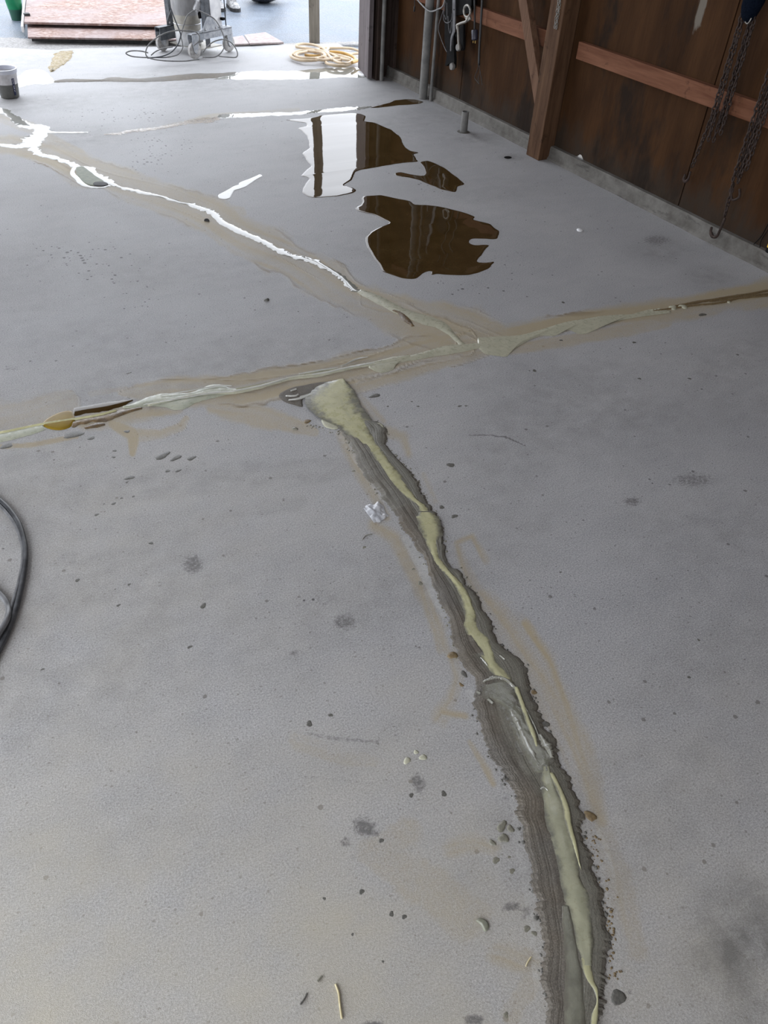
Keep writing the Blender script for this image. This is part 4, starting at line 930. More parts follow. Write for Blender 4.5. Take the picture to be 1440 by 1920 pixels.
# outdoor end of the slab: wet fill along the doorway line
tl = thing('filled_joint', at(300, 148), 'grey-brown trowelled seam across the doorway, its right end flooded white', 'crack')
ribbon('mortar', [(100, 152), (122, 148), (150, 148), (187, 149), (213, 144.5), (260, 147), (310, 143), (360, 138), (410, 137), (442, 135)], [(100, 155), (122, 154), (150, 154), (187, 153), (213, 153), (260, 154), (310, 152), (360, 149), (410, 146), (442, 139)], 0.006, 'mortar', tl, n=200, m=9, jitter=0.012, seed=71)
ribbon('liquid', [(440, 136), (480, 133), (540, 133), (600, 129), (640, 126), (676, 127)], [(400, 149), (470, 149), (540, 149.5), (600, 148), (640, 145), (684, 146)], 0.0022, 'clear_water', tl, n=160, m=9, jitter=0.02, seed=72)
ribbon('liquid', [(20, 146), (37, 141), (50, 132), (66, 130), (85, 134), (98, 147), (106, 152)], [(20, 162), (37, 164), (50, 160), (66, 158), (85, 158), (98, 156), (106, 154)], 0.0022, 'clear_water', tl, n=160, m=9, jitter=0.02, seed=73)
floor_piece(puddle('filler_smear', [(92, 128), (97, 112), (102, 100), (118, 96), (137, 95), (136, 106), (128, 116), (113, 124), (102, 134), (94, 136)], 0.006, MAT['amber_smear'] if 'amber_smear' in MAT else 'amber', rim=0.03, jitter=0.02, seed=74), 'yellow-brown wet smear on the slab between the bucket and the boards', 'smear')

# ---- dried drops, grouped by where they lie
def drops(lst, mat, label, name='filler_droplet', cat='droplet', group=None, hk=0.12, seed=0):
    ords = ['first', 'second', 'third', 'fourth', 'fifth', 'sixth', 'seventh', 'eighth', 'ninth', 'tenth', 'eleventh', 'twelfth', 'thirteenth', 'fourteenth', 'fifteenth', 'sixteenth', 'seventeenth', 'eighteenth', 'nineteenth', 'twentieth']
    for i, a in enumerate(sorted(lst)):
        o = blob(name, a[0], a[1], a[2], mat, seed + i, a[3] if len(a) > 3 else 1.0, a[4] if len(a) > 4 else 0.0, hk)
        tag(o, label + ', ' + ords[i] + ' from the left', cat, group)
drops([(620, 1341, 4), (771, 1491, 4.5), (832, 1488, 5.5), (715, 1576, 4.5), (678, 1672, 5), (734, 1713.5, 4.8), (758, 1719, 4.6), (661, 1752, 2.6), (608, 1685, 3), (718, 1803, 2.4), (580, 1357, 6)],
      'blob', 'dark droplet scattered left of the lower strip', group='dark droplets lower left of the strip', seed=300)
drops([(949, 1903, 5), (930, 1613, 6.5), (960, 1633, 5.2), (955, 1607, 2.8), (988, 1741, 6), (1002, 1750, 5), (822, 1116, 3), (788, 1094, 4.8), (775, 1067, 3), (683, 1026, 3.4), (663, 883, 3)],
      'grey_blob', 'grey-brown droplet close to the left strip edge', group='droplets along the left strip edge', seed=330)
drops([(181, 965, 3.8), (228, 934, 2.6), (250, 931, 2.6), (213, 944.5, 3, 1.6), (283, 1018.5, 4), (145, 1088, 4.4), (242, 1096, 3), (222, 1135, 3, 1.4), (381, 1136, 5, 1.4, .5), (356, 1213, 3.4, 1.4), (80, 1255, 2.6, 1.4), (216, 1105, 1.6), (6, 1029, 2.2), (195, 945, 1.8)],
      'blob', 'black droplet on bare concrete right of the hoses', group='black droplets beside the hose', seed=360, hk=0.09)
drops([(238, 809, 4.4, 1.3), (305, 854.5, 8, 2.0, .25), (313, 850, 3.5, 1.4), (330, 858.5, 7, 1.6, .4), (359, 859, 6, 1.5), (215, 845, 3.6), (213, 857, 3.4), (314, 883, 3.6, 1.5), (334, 882.5, 4, 1.5), (243, 896, 5.4, 1.7), (171, 821.5, 5, 1.6), (12, 836, 8, 1.6), (138, 815, 9, 2.4, -.1), (241, 699, 3.4, 1.6), (315, 851, 2.4), (238, 904, 3)],
      'blob', 'black droplet below the left half of the joint', group='black droplets below the joint', seed=390, hk=0.09)
drops([(845, 872, 6, 1.3), (828, 951, 4.4, 1.2), (852, 968, 5, 1.3), (784, 762, 2.6), (772, 753, 2), (862, 761.5, 3, 1.3), (874, 761, 2.4), (617, 637, 2.6), (727, 762, 2.4), (1056, 567, 3.2), (1189, 642, 3.4), (1199, 710, 3), (1293, 710, 3), (1002, 695, 4), (1317, 590, 5, 1.5), (1383, 665, 2.4), (1052, 638, 3), (1051, 1073, 2), (1292, 1270, 3), (1310, 1200, 2.6)],
      'blob', 'dark droplet on concrete right of the strip', group='dark droplets right of the strip', seed=420, hk=0.09)
for i, (x, y, r, a, g, lab) in enumerate(((941, 1549, 8, 1.5, .3, 'flat grey filler lump left of the strip, rightmost of a pair of blobs'), (957, 1554, 7.5, .9, .8, 'ragged grey lump touching the left strip edge'), (944, 1572, 10, .95, .4, 'broad grey filler lump below a pair of smaller blobs'), (923, 1580, 8, .55, .25, 'long narrow grey lump, leftmost of the blobs beside the strip'))):
    tag(blob('filler_lump', x, y, r, 'grey_blob', 450 + i, a, g), lab, 'lump')
tag(blob('filler_lump', 849, 1229, 9, 'brown_blob', 460, 1.0, .3, .35), 'rough amber-brown lump stuck at the left edge of the strip', 'lump')
tag(blob('filler_lump', 870, 1264, 9, 'blob', 461, .55, .2, .15), 'long dark sliver of filler left of the strip above the shiny part', 'lump')
tag(blob('filler_lump', 865, 1284, 5, 'brown_blob', 462, .7, .4, .15), 'small brown crumb below the long dark sliver beside the strip', 'lump')
tag(blob('filler_lump', 1001, 1298, 6, 'brown_blob', 463, .8, 0, .2), 'brown crumb on the right edge of the strip, uppermost', 'lump')
tag(blob('filler_lump', 1022, 1358, 7, 'blob', 464, 1.2, 0, .2), 'dark crumb on the right edge of the strip beside the shiny part', 'lump')
tag(blob('filler_lump', 1159, 1870, 14, 'blob', 465, 1.0, 0, .14), 'big dark lump at the lower right end of the strip', 'lump')
tag(blob('filler_lump', 1107, 1530, 14, 'brown_blob', 466, .55, .3, .2), 'rust-brown crumbly lump on the right strip edge beside the cream tongue', 'lump')
tag(blob('filler_lump', 702, 742, 7, 'blob', 467, 1.5, .1, .15), 'flat black flake right of the cream pool head', 'lump')
tag(blob('filler_lump', 553, 804, 6, 'grey_blob', 468, .8, .3, .35), 'grey pebble-like lump left of the cream pool head', 'lump')
tag(blob('filler_lump', 576, 790, 7, 'brown_blob', 469, .9, .9, .2), 'brown lump with a tail at the left edge of the cream pool head', 'lump')
tag(puddle('filler_drop', [(890, 1727), (897, 1722), (906, 1722), (915, 1728), (918, 1738), (914, 1745), (908, 1748), (905, 1742), (902, 1734), (896, 1731)], 0.0045, 'film', rim=0.005, jitter=0.001, seed=80, step=0.003), 'shiny crescent-shaped grey drop left of the lower strip', 'droplet')
for i, (x, y, r, a, g, lab) in enumerate(((763, 1426, 8, .7, -.8, 'glossy clear drop, leftmost of three beside the strip'), (793, 1420, 6.5, 1.1, 0, 'glossy clear drop, rightmost of three beside the strip'), (780, 1410, 5, .8, 0, 'glossy clear drop, uppermost of three beside the strip'))):
    tag(blob('filler_drop', x, y, r, 'grey_cream', 470 + i, a, g, .3), lab, 'droplet')
# stones and litter
tag(blob('pebble', 388, 414, 5, 'sole', 480, .8, .5, .9), 'small dark pointed stone on the sandy band beside the diagonal crack', 'stone')
tag(blob('pebble', 500, 563, 5, 'blob', 481, 1.1, 0, .8), 'small dark stone alone on clean concrete above the cross joint', 'stone')
tag(blob('pebble', 1087, 432, 5.5, 'white', 482, 1.2, 0, .5), 'small white chip on the floor in front of the brown wall', 'stone')
tag(puddle('drain_cap', [(943, 295), (948, 292.8), (956, 293), (961, 295.2), (956, 298), (948, 298)], 0.002, 'black', rim=0.006, jitter=0.001, seed=83), 'small flat dark disc on the floor near the wall post', 'cap')

# ==================================================================== THINGS THAT STAND AND HANG
# ---- white bucket at the left edge
bk = Vector((0.648, 6.445, 0.0))
b = thing('mixing_bucket', bk, 'white plastic bucket half full of grey mix, with a dark blue label', 'bucket')
hb = 0.178
def rb(z): return 0.061 + 0.022 * z / hb
lathe('base', [(0.055, 0.0), (0.061, 0.004), (rb(.012), .012)], bk, 'bucket_slurry', b, 40)
lathe('filled_wall', [(rb(.012), .012), (rb(.05), .05), (rb(.088), .088)], bk, 'bucket_slurry', b, 40)
N = 40
def shell(name, r0, z0, r1, z1, th, mat, parent, c):
    pr = [(r0, z0), (r1, z1), (r1 - th, z1), (r0 - th, z0)]; vs = []; fs = []
    for r, z in pr:
        for k in range(N): vs.append((c[0] + r * math.cos(2 * math.pi * k / N), c[1] + r * math.sin(2 * math.pi * k / N), c[2] + z))
    for i in range(4):
        for k in range(N): fs.append((i * N + k, i * N + (k + 1) % N, ((i + 1) % 4) * N + (k + 1) % N, ((i + 1) % 4) * N + k))
    me = mesh(name, vs, fs, True); me.set_sharp_from_angle(angle=math.radians(40)); return link(name, me, mat, parent)
shell('wall', rb(.088), .088, rb(hb), hb, .002, 'bucket', b, bk)
shell('rim', rb(.155) + .004, .155, rb(hb) + .005, hb + .002, .008, 'bucket_rim', b, bk)
a0 = math.radians(-62)
def patch(name, z0, z1, aa, ab, off, mat, parent):
    vs = []; fs = []
    for i in range(5):
        z = z0 + (z1 - z0) * i / 4
        for k in range(5):
            a = aa + (ab - aa) * k / 4; vs.append((bk.x + (rb(z) + off) * math.cos(a), bk.y + (rb(z) + off) * math.sin(a), z))
    for i in range(4):
        for k in range(4): fs.append((i * 5 + k, i * 5 + k + 1, (i + 1) * 5 + k + 1, (i + 1) * 5 + k))
    return link(name, mesh(name, vs, fs), mat, parent)
lab = patch('label', .022, .128, a0 - .13, a0 + .13, .0012, 'label_blue', b)
for i, (z, w) in enumerate(((.118, .06), (.110, .07), (.102, .05), (.094, .06), (.078, .05), (.070, .06), (.063, .06), (.052, .05), (.045, .04))):
    patch('letter', z, z + .0035, a0 - w, a0 + w * (.4 if i % 2 else 1), .002, 'label_white', lab)

# ---- boards of the ramp outside
rp = thing('board_ramp', at(52, 72), 'pinkish strand-board ramp of two sheets lying on the wet yard, left of the machine', 'ramp')
def slab(name, corners, th, mat, parent):
    vs = [Vector(c) for c in corners] + [Vector(c) - Vector((0, 0, th)) for c in corners]
    bm = bmesh.new(); q = [bm.verts.new(v) for v in vs]
    bm.faces.new(q[:4]); bm.faces.new(q[:3:-1])
    for i in range(4): bm.faces.new((q[i], q[i + 4], q[(i + 1) % 4 + 4], q[(i + 1) % 4]))
    bmesh.ops.recalc_face_normals(bm, faces=bm.faces); bmesh.ops.bevel(bm, geom=bm.edges[:], offset=0.002, segments=1, affect='EDGES')
    return bm_obj(name, bm, mat, parent)
slab('lower_sheet', [at(52, 69, .045), at(352, 74, .045), at(352, 44, .06), at(51, 38, .06)], .014, 'osb', rp)
slab('upper_sheet', [at(45, 41, .095), at(360, 48, .095), at(372, -60, .11), at(56, -60, .11)], .018, 'osb', rp)
beam('support', at(60, 73, .016), at(350, 78, .016), .04, .03, 'sole', rp)
beam('support', at(60, 46, .04), at(352, 52, .04), .05, .06, 'sole', rp)
beam('edge_rail', at(42.5, 55, .05), at(50, -40, .12), .02, .05, 'white', rp)
box('hook', at(50, 27, .105), (.05, .06, .02), 'sole', rp)
# broken flat board pieces right of the machine
tag(slab('board_piece', [at(424, 83, .02), at(467, 81.5, .02), at(455, 66, .02), at(434, 70, .02)], .014, 'slab_pink', None), 'small pinkish broken board piece lying right of the machine', 'board')
tag(slab('board_piece', [at(468, 81, .024), at(532, 79, .016), at(498, 60, .03), at(458, 65, .03)], .014, 'slab_pink', None), 'larger pointed pinkish board piece at the slab edge, left of the grey post', 'board')

# ---- green pail
gp = thing('pail', (1.16, 9.18, -0.03), 'green plastic pail standing on wet asphalt beside the boards', 'bucket')
gc = Vector((1.16, 9.18, -.03))
lathe('base', [(.052, 0), (.055, .01), (.062, .085), (.064, .09)], gc, 'green_base', gp)
shell('body', .064, .09, .088, .27, .003, 'green', gp, gc)

# ---- dust extractor on its trolley
o2 = at(366, 111); ux = Vector((.905, .425, 0)); uy = Vector((-.425, .905, 0))
mc = thing('dust_extractor', o2, 'grey dust extractor on a four-wheeled steel trolley in the doorway', 'machine')
def L(x, y, z): return o2 + ux * x + uy * y + Vector((0, 0, z))
rm = Matrix((ux, uy, Vector((0, 0, 1)))).transposed()
def channel(name, x0, x1, y, z0, z1, w, mat):
    bm = bmesh.new(); t = .006
    for (yy, zz, sy, sz) in ((0, z1 - t / 2, w, t), (-w / 2 + t / 2, (z0 + z1) / 2, t, z1 - z0), (w / 2 - t / 2, (z0 + z1) / 2, t, z1 - z0)):
        box_bm(bm, ((x0 + x1) / 2, y + yy, zz), (x1 - x0, sy, sz))
    bmesh.ops.transform(bm, matrix=Matrix.Translation(o2) @ rm.to_4x4(), verts=bm.verts)
    return bm_obj(name, bm, mat, mc)
channel('base_bar', -.035, .42, 0.0, .135, .186, .062, 'dusty_steel')
channel('base_bar', -.035, .42, .385, .085, .18, .062, 'dark_steel')
for i, (x, y) in enumerate(((0, 0), (.40, .0), (0, .385), (.40, .385))):
    w = lathe('wheel', [(.02, -.017), (.05, -.017), (.0605, -.012), (.062, 0), (.0605, .012), (.05, .017), (.02, .017)], L(x, y, .063), 'wheel', mc, 28, uy)
    lathe('hub', [(.012, -.024), (.012, .024)], L(x, y, .063), 'steel', w, 12, uy)
    for s in (-1, 1):
        bm = bmesh.new()
        q = [bm.verts.new(L(x + a, y + s * .024 + d, z)) for d in (0, .004) for a, z in ((-.035, .142), (.035, .142), (.022, .06), (0, .04), (-.022, .06))]
        bm.faces.new(q[:5]); bm.faces.new(q[5:])
        for k in range(5): bm.faces.new((q[k], q[(k + 1) % 5], q[5 + (k + 1) % 5], q[5 + k]))
        bm_obj('fork', bm, 'dusty_steel', w)
box('floor_plate', L(.2, .19, .056), (.26, .36, .008), 'tank_band', mc, rm)
for y in (.04, .345): box('hanger', L(.2, y, .10), (.05, .006, .09), 'dark_steel', mc, rm)
for x, y, m, gm in ((.10, .385, 'dark_steel', 'dark_steel'), (.14, 0.0, 'dark_steel', 'dusty_steel')):
    box('upright', L(x + .02, y, .48), (.05, .05, .60), m, mc, rm)
    bm = bmesh.new()
    for d in (-.034,):
        q = [bm.verts.new(L(x + .02 + a, y + d + e, z)) for e in (0, -.005) for a, z in ((-.075, .188), (.095, .188), (.095, .215), (.035, .29), (-.02, .29), (-.075, .215))]
        bm.faces.new(q[:6]); bm.faces.new(q[6:])
        for k in range(6): bm.faces.new((q[k], q[(k + 1) % 6], q[6 + (k + 1) % 6], q[6 + k]))
    gs_ = bm_obj('gusset', bm, gm, mc)
    for a in (-.05, .07): lathe('bolt', [(.008, 0), (.008, .004), (.005, .006)], L(x + .02 + a, y - .039, .205), 'steel', gs_, 10, -uy)
box('side_board', L(.30, .045, .46), (.16, .012, .55), 'white', mc, rm)
tube('rod', [L(.215, .0, .19), L(.215, .0, .78)], .006, 'steel', mc, 6, 8, False)
tube('rod', [L(.395, .01, .19), L(.395, .01, .78)], .005, 'dark_steel', mc, 6, 8, False)
box('latch', L(.37, .02, .245), (.03, .03, .02), 'black', mc, rm)
box('end_plate', L(.36, .0, .19), (.11, .08, .008), 'dusty_steel', mc, rm)
tc = L(.135, .2, 0)
cn = lathe('lower_can', [(.088, .062), (.1, .066), (.104, .075), (.107, .165), (.103, .172)], tc, 'clear_can', mc, 40)
lathe('tank_band', [(.104, .172), (.108, .176), (.110, .215), (.108, .219), (.111, .224), (.113, .285)], tc, 'tank_band', mc, 40)
lathe('tank', [(.113, .285), (.116, .30), (.118, .55), (.105, .60), (.03, .63)], tc, 'tank', mc, 40)
lathe('clamp_ring', [(.112, .216), (.114, .219), (.112, .223)], tc, 'steel', mc, 40)
box('lower_label', L(.175, .098, .115), (.05, .004, .06), 'tank', mc, rm)
pl = lathe('cone_fitting', [(.045, 0), (.04, .015), (.03, .05), (.028, .08)], L(.15, .075, .335), 'steel', mc, 20, (0.1, -.4, .6))
lathe('plug', [(.012, -.03), (.015, 0), (.01, .03)], L(.14, .045, .30), 'black', mc, 14)

# ---- grey cables looped round the trolley
def cable(name, pts, Y, r, mat, label, cat, n=160, parent=None, k=8.0, x0=270.0, y0=0.0):
    out = []
    for i, (x, y) in enumerate(pts):
        p = aty(x0 + x / k, y0 + y / k, Y)
        if p.z < r * 1.2: p = at(x0 + x / k, y0 + y / k, r * 1.2)
        out.append(p)
    return tag(tube(name, out, r, mat, parent, n, 8), label, cat)
cable('power_cable', [(783, 140), (700, 190), (640, 250), (590, 400), (555, 540), (575, 640), (575, 730), (500, 820), (330, 860), (150, 862), (0, 862), (-180, 845), (-270, 800), (-200, 765), (-60, 765), (60, 790)], 7.03, .0048, 'cable', 'grey cable running down from the tank and looping left on the slab', 'cable')
cable('power_cable', [(800, 150), (930, 210), (1060, 290), (1160, 450), (1205, 600), (1190, 740), (1080, 850), (880, 862)], 6.97, .0048, 'cable', 'grey cable arching from the tank to the right side of the trolley', 'cable')
cable('power_cable', [(830, 890), (600, 917), (300, 910), (80, 870), (25, 790), (80, 660), (250, 530), (440, 465), (620, 458), (770, 478), (830, 540), (820, 620), (740, 690)], 6.96, .0048, 'cable', 'grey cable in a wide loop bulging left in front of the trolley', 'cable')
cable('power_cable', [(340, -60), (400, 120), (470, 310), (540, 480), (545, 560), (500, 680), (400, 790), (250, 850), (50, 872)], 7.0, .005, 'dark_steel', 'dark cable hanging straight down past the left of the tank', 'cable')
cable('power_cable', [(885, 785), (960, 690), (1060, 620), (1200, 592), (1320, 650), (1395, 770), (1385, 855), (1250, 856), (1120, 842)], 6.99, .0048, 'cable', 'grey cable making a small loop right of the trolley wheels', 'cable')
cable('power_cable', [(105, 830), (180, 770), (300, 725), (430, 705)], 7.1, .0048, 'cable', 'short grey cable end curling under the trolley plate', 'cable', 60)

# ---- boots and bag out in the yard
def boot(c, ang, label):
    b = thing('work_boot', c, label, 'boot')
    ca, sa = math.cos(ang), math.sin(ang)
    def T(x, y, z): return Vector(c) + Vector((x * ca - y * sa, x * sa + y * ca, z))
    secs = [(-.02, .02, .03, .035), (0, .036, .03, .05), (.03, .047, .03, .062), (.08, .05, .03, .075), (.13, .044, .03, .095), (.18, .04, .03, .13), (.23, .042, .03, .15), (.275, .038, .03, .15), (.295, .02, .03, .10)]
    vs = []; fs = []; K_ = 14
    for x, w, z0, z1 in secs:
        for k in range(K_):
            a = math.pi * k / (K_ - 1); vs.append(T(x, w * math.cos(a), z0 + (z1 - z0) * abs(math.sin(a)) ** .75))
    for i in range(len(secs) - 1):
        for k in range(K_ - 1): fs.append((i * K_ + k, i * K_ + k + 1, (i + 1) * K_ + k + 1, (i + 1) * K_ + k))
    fs += [tuple(range(K_)), tuple(range((len(secs) - 1) * K_, len(secs) * K_))]
    bm = bmesh.new(); bm.from_mesh(mesh('t', vs, fs)); bm_obj('upper', bm, 'boot', b, True)
    vs = []; fs = []
    for z in (0, .032):
        for x, w in ((-.028, .015), (-.01, .036), (.03, .052), (.08, .055), (.15, .044), (.22, .045), (.28, .042), (.302, .02)): vs.append(T(x, w, z))
        for x, w in reversed(((-.028, .015), (-.01, .036), (.03, .052), (.08, .055), (.15, .044), (.22, .045), (.28, .042), (.302, .02))): vs.append(T(x, -w, z))
    fs = [tuple(range(15, -1, -1)), tuple(range(16, 32))] + [(k, (k + 1) % 16, 16 + (k + 1) % 16, 16 + k) for k in range(16)]
    bm = bmesh.new(); bm.from_mesh(mesh('t', vs, fs)); bm_obj('sole', bm, 'sole', b)
    shaft = lathe('shaft', [(.045, 0), (.05, .06), (.055, .16), (.05, .17)], T(.235, 0, .13), 'bag', b, 16)
    for i in range(4): tube('lace', [T(.10 + i * .022, -.03, .085 + i * .012), T(.10 + i * .022, 0, .097 + i * .013), T(.10 + i * .022, .03, .085 + i * .012)], .004, 'boot', b, 10, 6)
boot(at(444, 22.5, -.03) , math.radians(84), 'dusty grey work boot with its toe towards us, in front of the black bag')
boot(at(416, 22, -.03), math.radians(84), 'dusty grey work boot half hidden by the machine, left one of the pair')
bgc = Vector((3.80, 9.50, -.03)); vs = []; fs = []
for i in range(14):
    for k in range(24):
        th = math.pi * i / 13; a = 2 * math.pi * k / 24; q = 1 + .25 * (float(fbm(np.array([a * 1.9 + 9]), np.array([th * 3]), 3)[0]) - .5) * (1 if 0 < i < 13 else 0)
        vs.append(bgc + Vector((.24 * q * math.sin(th) * math.cos(a), .24 * q * math.sin(th) * math.sin(a), .16 - .16 * math.cos(th) * q if math.cos(th) < .95 else 0.0)))
for i in range(13):
    for k in range(24): fs.append((i * 24 + k, i * 24 + (k + 1) % 24, (i + 1) * 24 + (k + 1) % 24, (i + 1) * 24 + k))
tag(link('rubbish_bag', mesh('rubbish_bag', vs, fs, True), 'bag'), 'black plastic bag slumped on the asphalt right of the boots', 'bag')

# ---- grey timber post at the slab edge
pc = at(594, 80.5); 
tag(beam('timber_post', (pc.x, pc.y + .05, -.03), (pc.x, pc.y + .05, HT + .03), .095, .10, 'grey_wood', None, side=(.92, -.4, 0), bevel=.006), 'weathered grey square post standing at the outer edge of the slab', 'post')

# ---- coiled pale hose
hc = thing('coiled_hose', at(610, 108), 'pale yellow hose lying in loose coils beside the doorway jamb', 'hose')
def ell(cx_, cy_, rx, ry, a0, a1, n): return [(cx_ + rx * math.cos(math.radians(a0 + (a1 - a0) * i / n)), cy_ - ry * math.sin(math.radians(a0 + (a1 - a0) * i / n))) for i in range(n + 1)]
def hose(name, pts, mat, z0, dz, n):
    rng = random.Random(len(pts)); P = [at(x, y, z0 + dz * i / len(pts) + .004 * math.sin(i * 1.7)) for i, (x, y) in enumerate(pts)]
    return tube(name, P, .0115, mat, hc, n, 8)
hose('coil', [(672, 95), (658, 91), (630, 90), (606, 91), (590, 95)] + ell(580, 102, 30, 8, 60, 330, 10) + ell(583, 101, 24, 6.5, 330, 60 - 360 + 720, 4)[:0] + [(606, 104), (609, 98), (600, 95)] + ell(578, 104, 33, 9.5, 70, 320, 10) + [(612, 110), (625, 113), (640, 113)], 'cream_hose', .014, .02, 220)
hose('coil', [(556, 88), (557, 84), (570, 82.5), (592, 85), (606, 91), (613, 99), (611, 108), (611, 117), (620, 121), (638, 123.5), (655, 121), (661, 115), (652, 108), (635, 104), (620, 101), (604, 99), (590, 97), (578, 96)] + ell(582, 103, 27, 6.5, 110, 420, 11), 'cream_hose', .02, .03, 240)
hose('coil', [(616, 90), (612, 96), (616, 103), (622, 110), (632, 116), (645, 119), (656, 117), (660, 112), (648, 109), (630, 108), (612, 112), (600, 112), (594, 109)], 'cream_hose', .035, .01, 140)
hose('coil', [(556, 88), (575, 91), (598, 95), (620, 101), (640, 110), (655, 113)], 'cream_hose', .03, .012, 80)
hose('amber_length', [(618, 97), (635, 98), (652, 102), (664, 108), (666, 113), (660, 117), (668, 115), (676, 112)], 'orange_hose', .042, .0, 90)
hose('amber_length', [(572, 103), (590, 105), (600, 104)], 'orange_hose', .014, .0, 30)
hose('coil', [(630, 106), (645, 104), (660, 101), (676, 100)], 'cream_hose', .02, .01, 40)

# ---- pipes on and by the wall
tag(lathe('wall_pipe', [(.031, 0), (.031, 2.6)], (3.4425, 5.47, 0), 'pipe', None, 24), 'thick grey pipe rising from the floor near the far corner of the brown wall', 'pipe')
tag(lathe('wall_pipe', [(.0115, 0), (.0115, 2.6)], (3.466, 5.395, 0), 'pipe', None, 14), 'thin grey conduit right beside the thick pipe on the wall', 'pipe')
tag(lathe('wall_pipe', [(.016, 0), (.016, 2.9)], (3.39, 6.03, 0), 'pipe', None, 14), 'slim pale rod standing upright in the dark corner by the doorway', 'pipe')
sp = at(869, 247)
s_ = thing('pipe_stub', sp, 'short open pipe stub standing out of the floor near the wall', 'pipe')
shell('tube', .0255, 0, .0235, .128, .004, 'pipe', s_, sp)
lathe('inside', [(.02, 0), (.0195, .11)], sp, 'black', s_, 20)
lathe('collar_gap', [(.045, .0), (.04, .0022), (.026, .003)], sp, 'blob', s_, 24)

# ---- tools and cords hung on the wall
X0 = 3.45
def wx(px, py, dx=0.0): return atx(px, py, X0 + dx)
top = wx(846, 0).z
jt = thing('wind_up_jack', wx(843, 60), 'old black winding jack with a pale crank handle hanging on the wall', 'jack')
def plate(name, pts, th, mat, parent, dx=0.0):
    """flat bar cut to an outline standing parallel to the wall"""
    q = [wx(x, y, dx) for x, y in pts]; bm = bmesh.new()
    a = [bm.verts.new(v) for v in q]; c = [bm.verts.new(v + Vector((th, 0, 0))) for v in q]
    bm.faces.new(a); bm.faces.new(c)
    for k in range(len(q)): bm.faces.new((a[k], a[(k + 1) % len(q)], c[(k + 1) % len(q)], c[k]))
    bmesh.ops.bevel(bm, geom=bm.edges[:], offset=.002, segments=1, affect='EDGES')
    return bm_obj(name, bm, mat, parent)
plate('body', [(835, -150), (853, -150), (850, 60), (852, 97), (837, 100), (833, 75), (834, 20)], .022, 'black', jt)
plate('foot_bracket', [(838, 97), (851, 97), (852, 112), (851, 128), (844, 127), (842, 118), (838, 124), (834, 123), (837, 110)], .022, 'black', jt, -.004)
lathe('roller', [(.02, 0), (.023, .006), (.023, .02), (.018, .026)], wx(845.5, 125, -.03), 'grey_cap', jt, 20, (1, 0, 0))
plate('flat_bar', [(848, -150), (853.5, -150), (853, 40), (852.5, 60), (848, 68), (846, 78), (845, 96), (843.5, 96), (844, 72), (848.5, 58)], .008, 'dull_bar', jt, -.018)
lathe('bar_hole', [(.004, 0), (.004, .003)], wx(850.8, 18, -.021), 'black', jt, 10, (1, 0, 0))
plate('gear_box', [(853, 30), (878, 25), (884, 10), (884, -60), (862, -60), (856, 0)], .03, 'black', jt, .004)
plate('crank_body', [(862, 48), (869, 46), (869, 90), (867, 95), (862, 95), (856, 70), (852, 66)], .018, 'black', jt, -.006)
cl = thing
tube('crank_arm', [wx(878, 32, -.03), wx(874, 40, -.035), wx(866, 43, -.037), wx(857, 47, -.037)], .0085, 'bright_chain', jt, 24, 10)
tube('crank_handle', [wx(857.5, 46, -.037), wx(859, 60, -.037), wx(860, 78, -.037), wx(861.5, 94, -.037)], [.011, .008, .0085, .009, .0095], 'bright_chain', jt, 24, 12)
rg_ = [wx(876 + 6 * math.cos(a), 21 + 11 * math.sin(a), -.03) for a in np.linspace(0, 2 * math.pi, 25)]
tube('crank_eye', rg_, .008, 'bright_chain', jt, 48, 10)
plate('crank_web', [(871, 32), (880, 30), (882, 36), (874, 42)], .014, 'bright_chain', jt, -.034)
lathe('knob', [(.019, 0), (.024, .008), (.022, .022), (.014, .028)], wx(857, 89, -.03), 'grey_cap', jt, 18, (1, 0, 0))
lathe('nail', [(.005, 0), (.005, .06)], wx(846, -140, -.03), 'black', jt, 8, (1, 0, 0))
for i, pts in enumerate(([(836, 3), (828, 30), (822, 52), (826, 70), (834, 90), (838, 98)], [(833, 10), (832, 36), (838, 43), (846, 38), (848, 25)], [(840, 30), (841, 50), (844, 62), (846, 52), (847, 40)], [(838, 5), (838, 30), (836, 36), (833, 28)])):
    tube('wire', [wx(x, y, -.022) for x, y in pts], .0024, 'dull_bar', jt, 40, 6)
# cord with plug
pcord = thing('plug_cord', wx(889, 60), 'black cord ending in a dark plug with brass prongs, hanging on the wall', 'cord')
tube('cord', [wx(888, -170), wx(889, -60), wx(890, 20), wx(890, 57)], .0065, 'black_cord', pcord, 30, 8)
pa, pb_ = wx(890, 56), wx(890.5, 75)
lathe('plug', [(.012, -.004), (.022, .004), (.023, .05), (.02, .058)], pb_, 'plug', pcord, 20, (pa - pb_))
for dx, dy in ((-.008, .006), (.008, .006), (0, -.008)):
    lathe('prong', [(.0035, 0), (.0035, .02)], pb_ + Vector((dx, dy, -.018)), 'brass', pcord, 8)
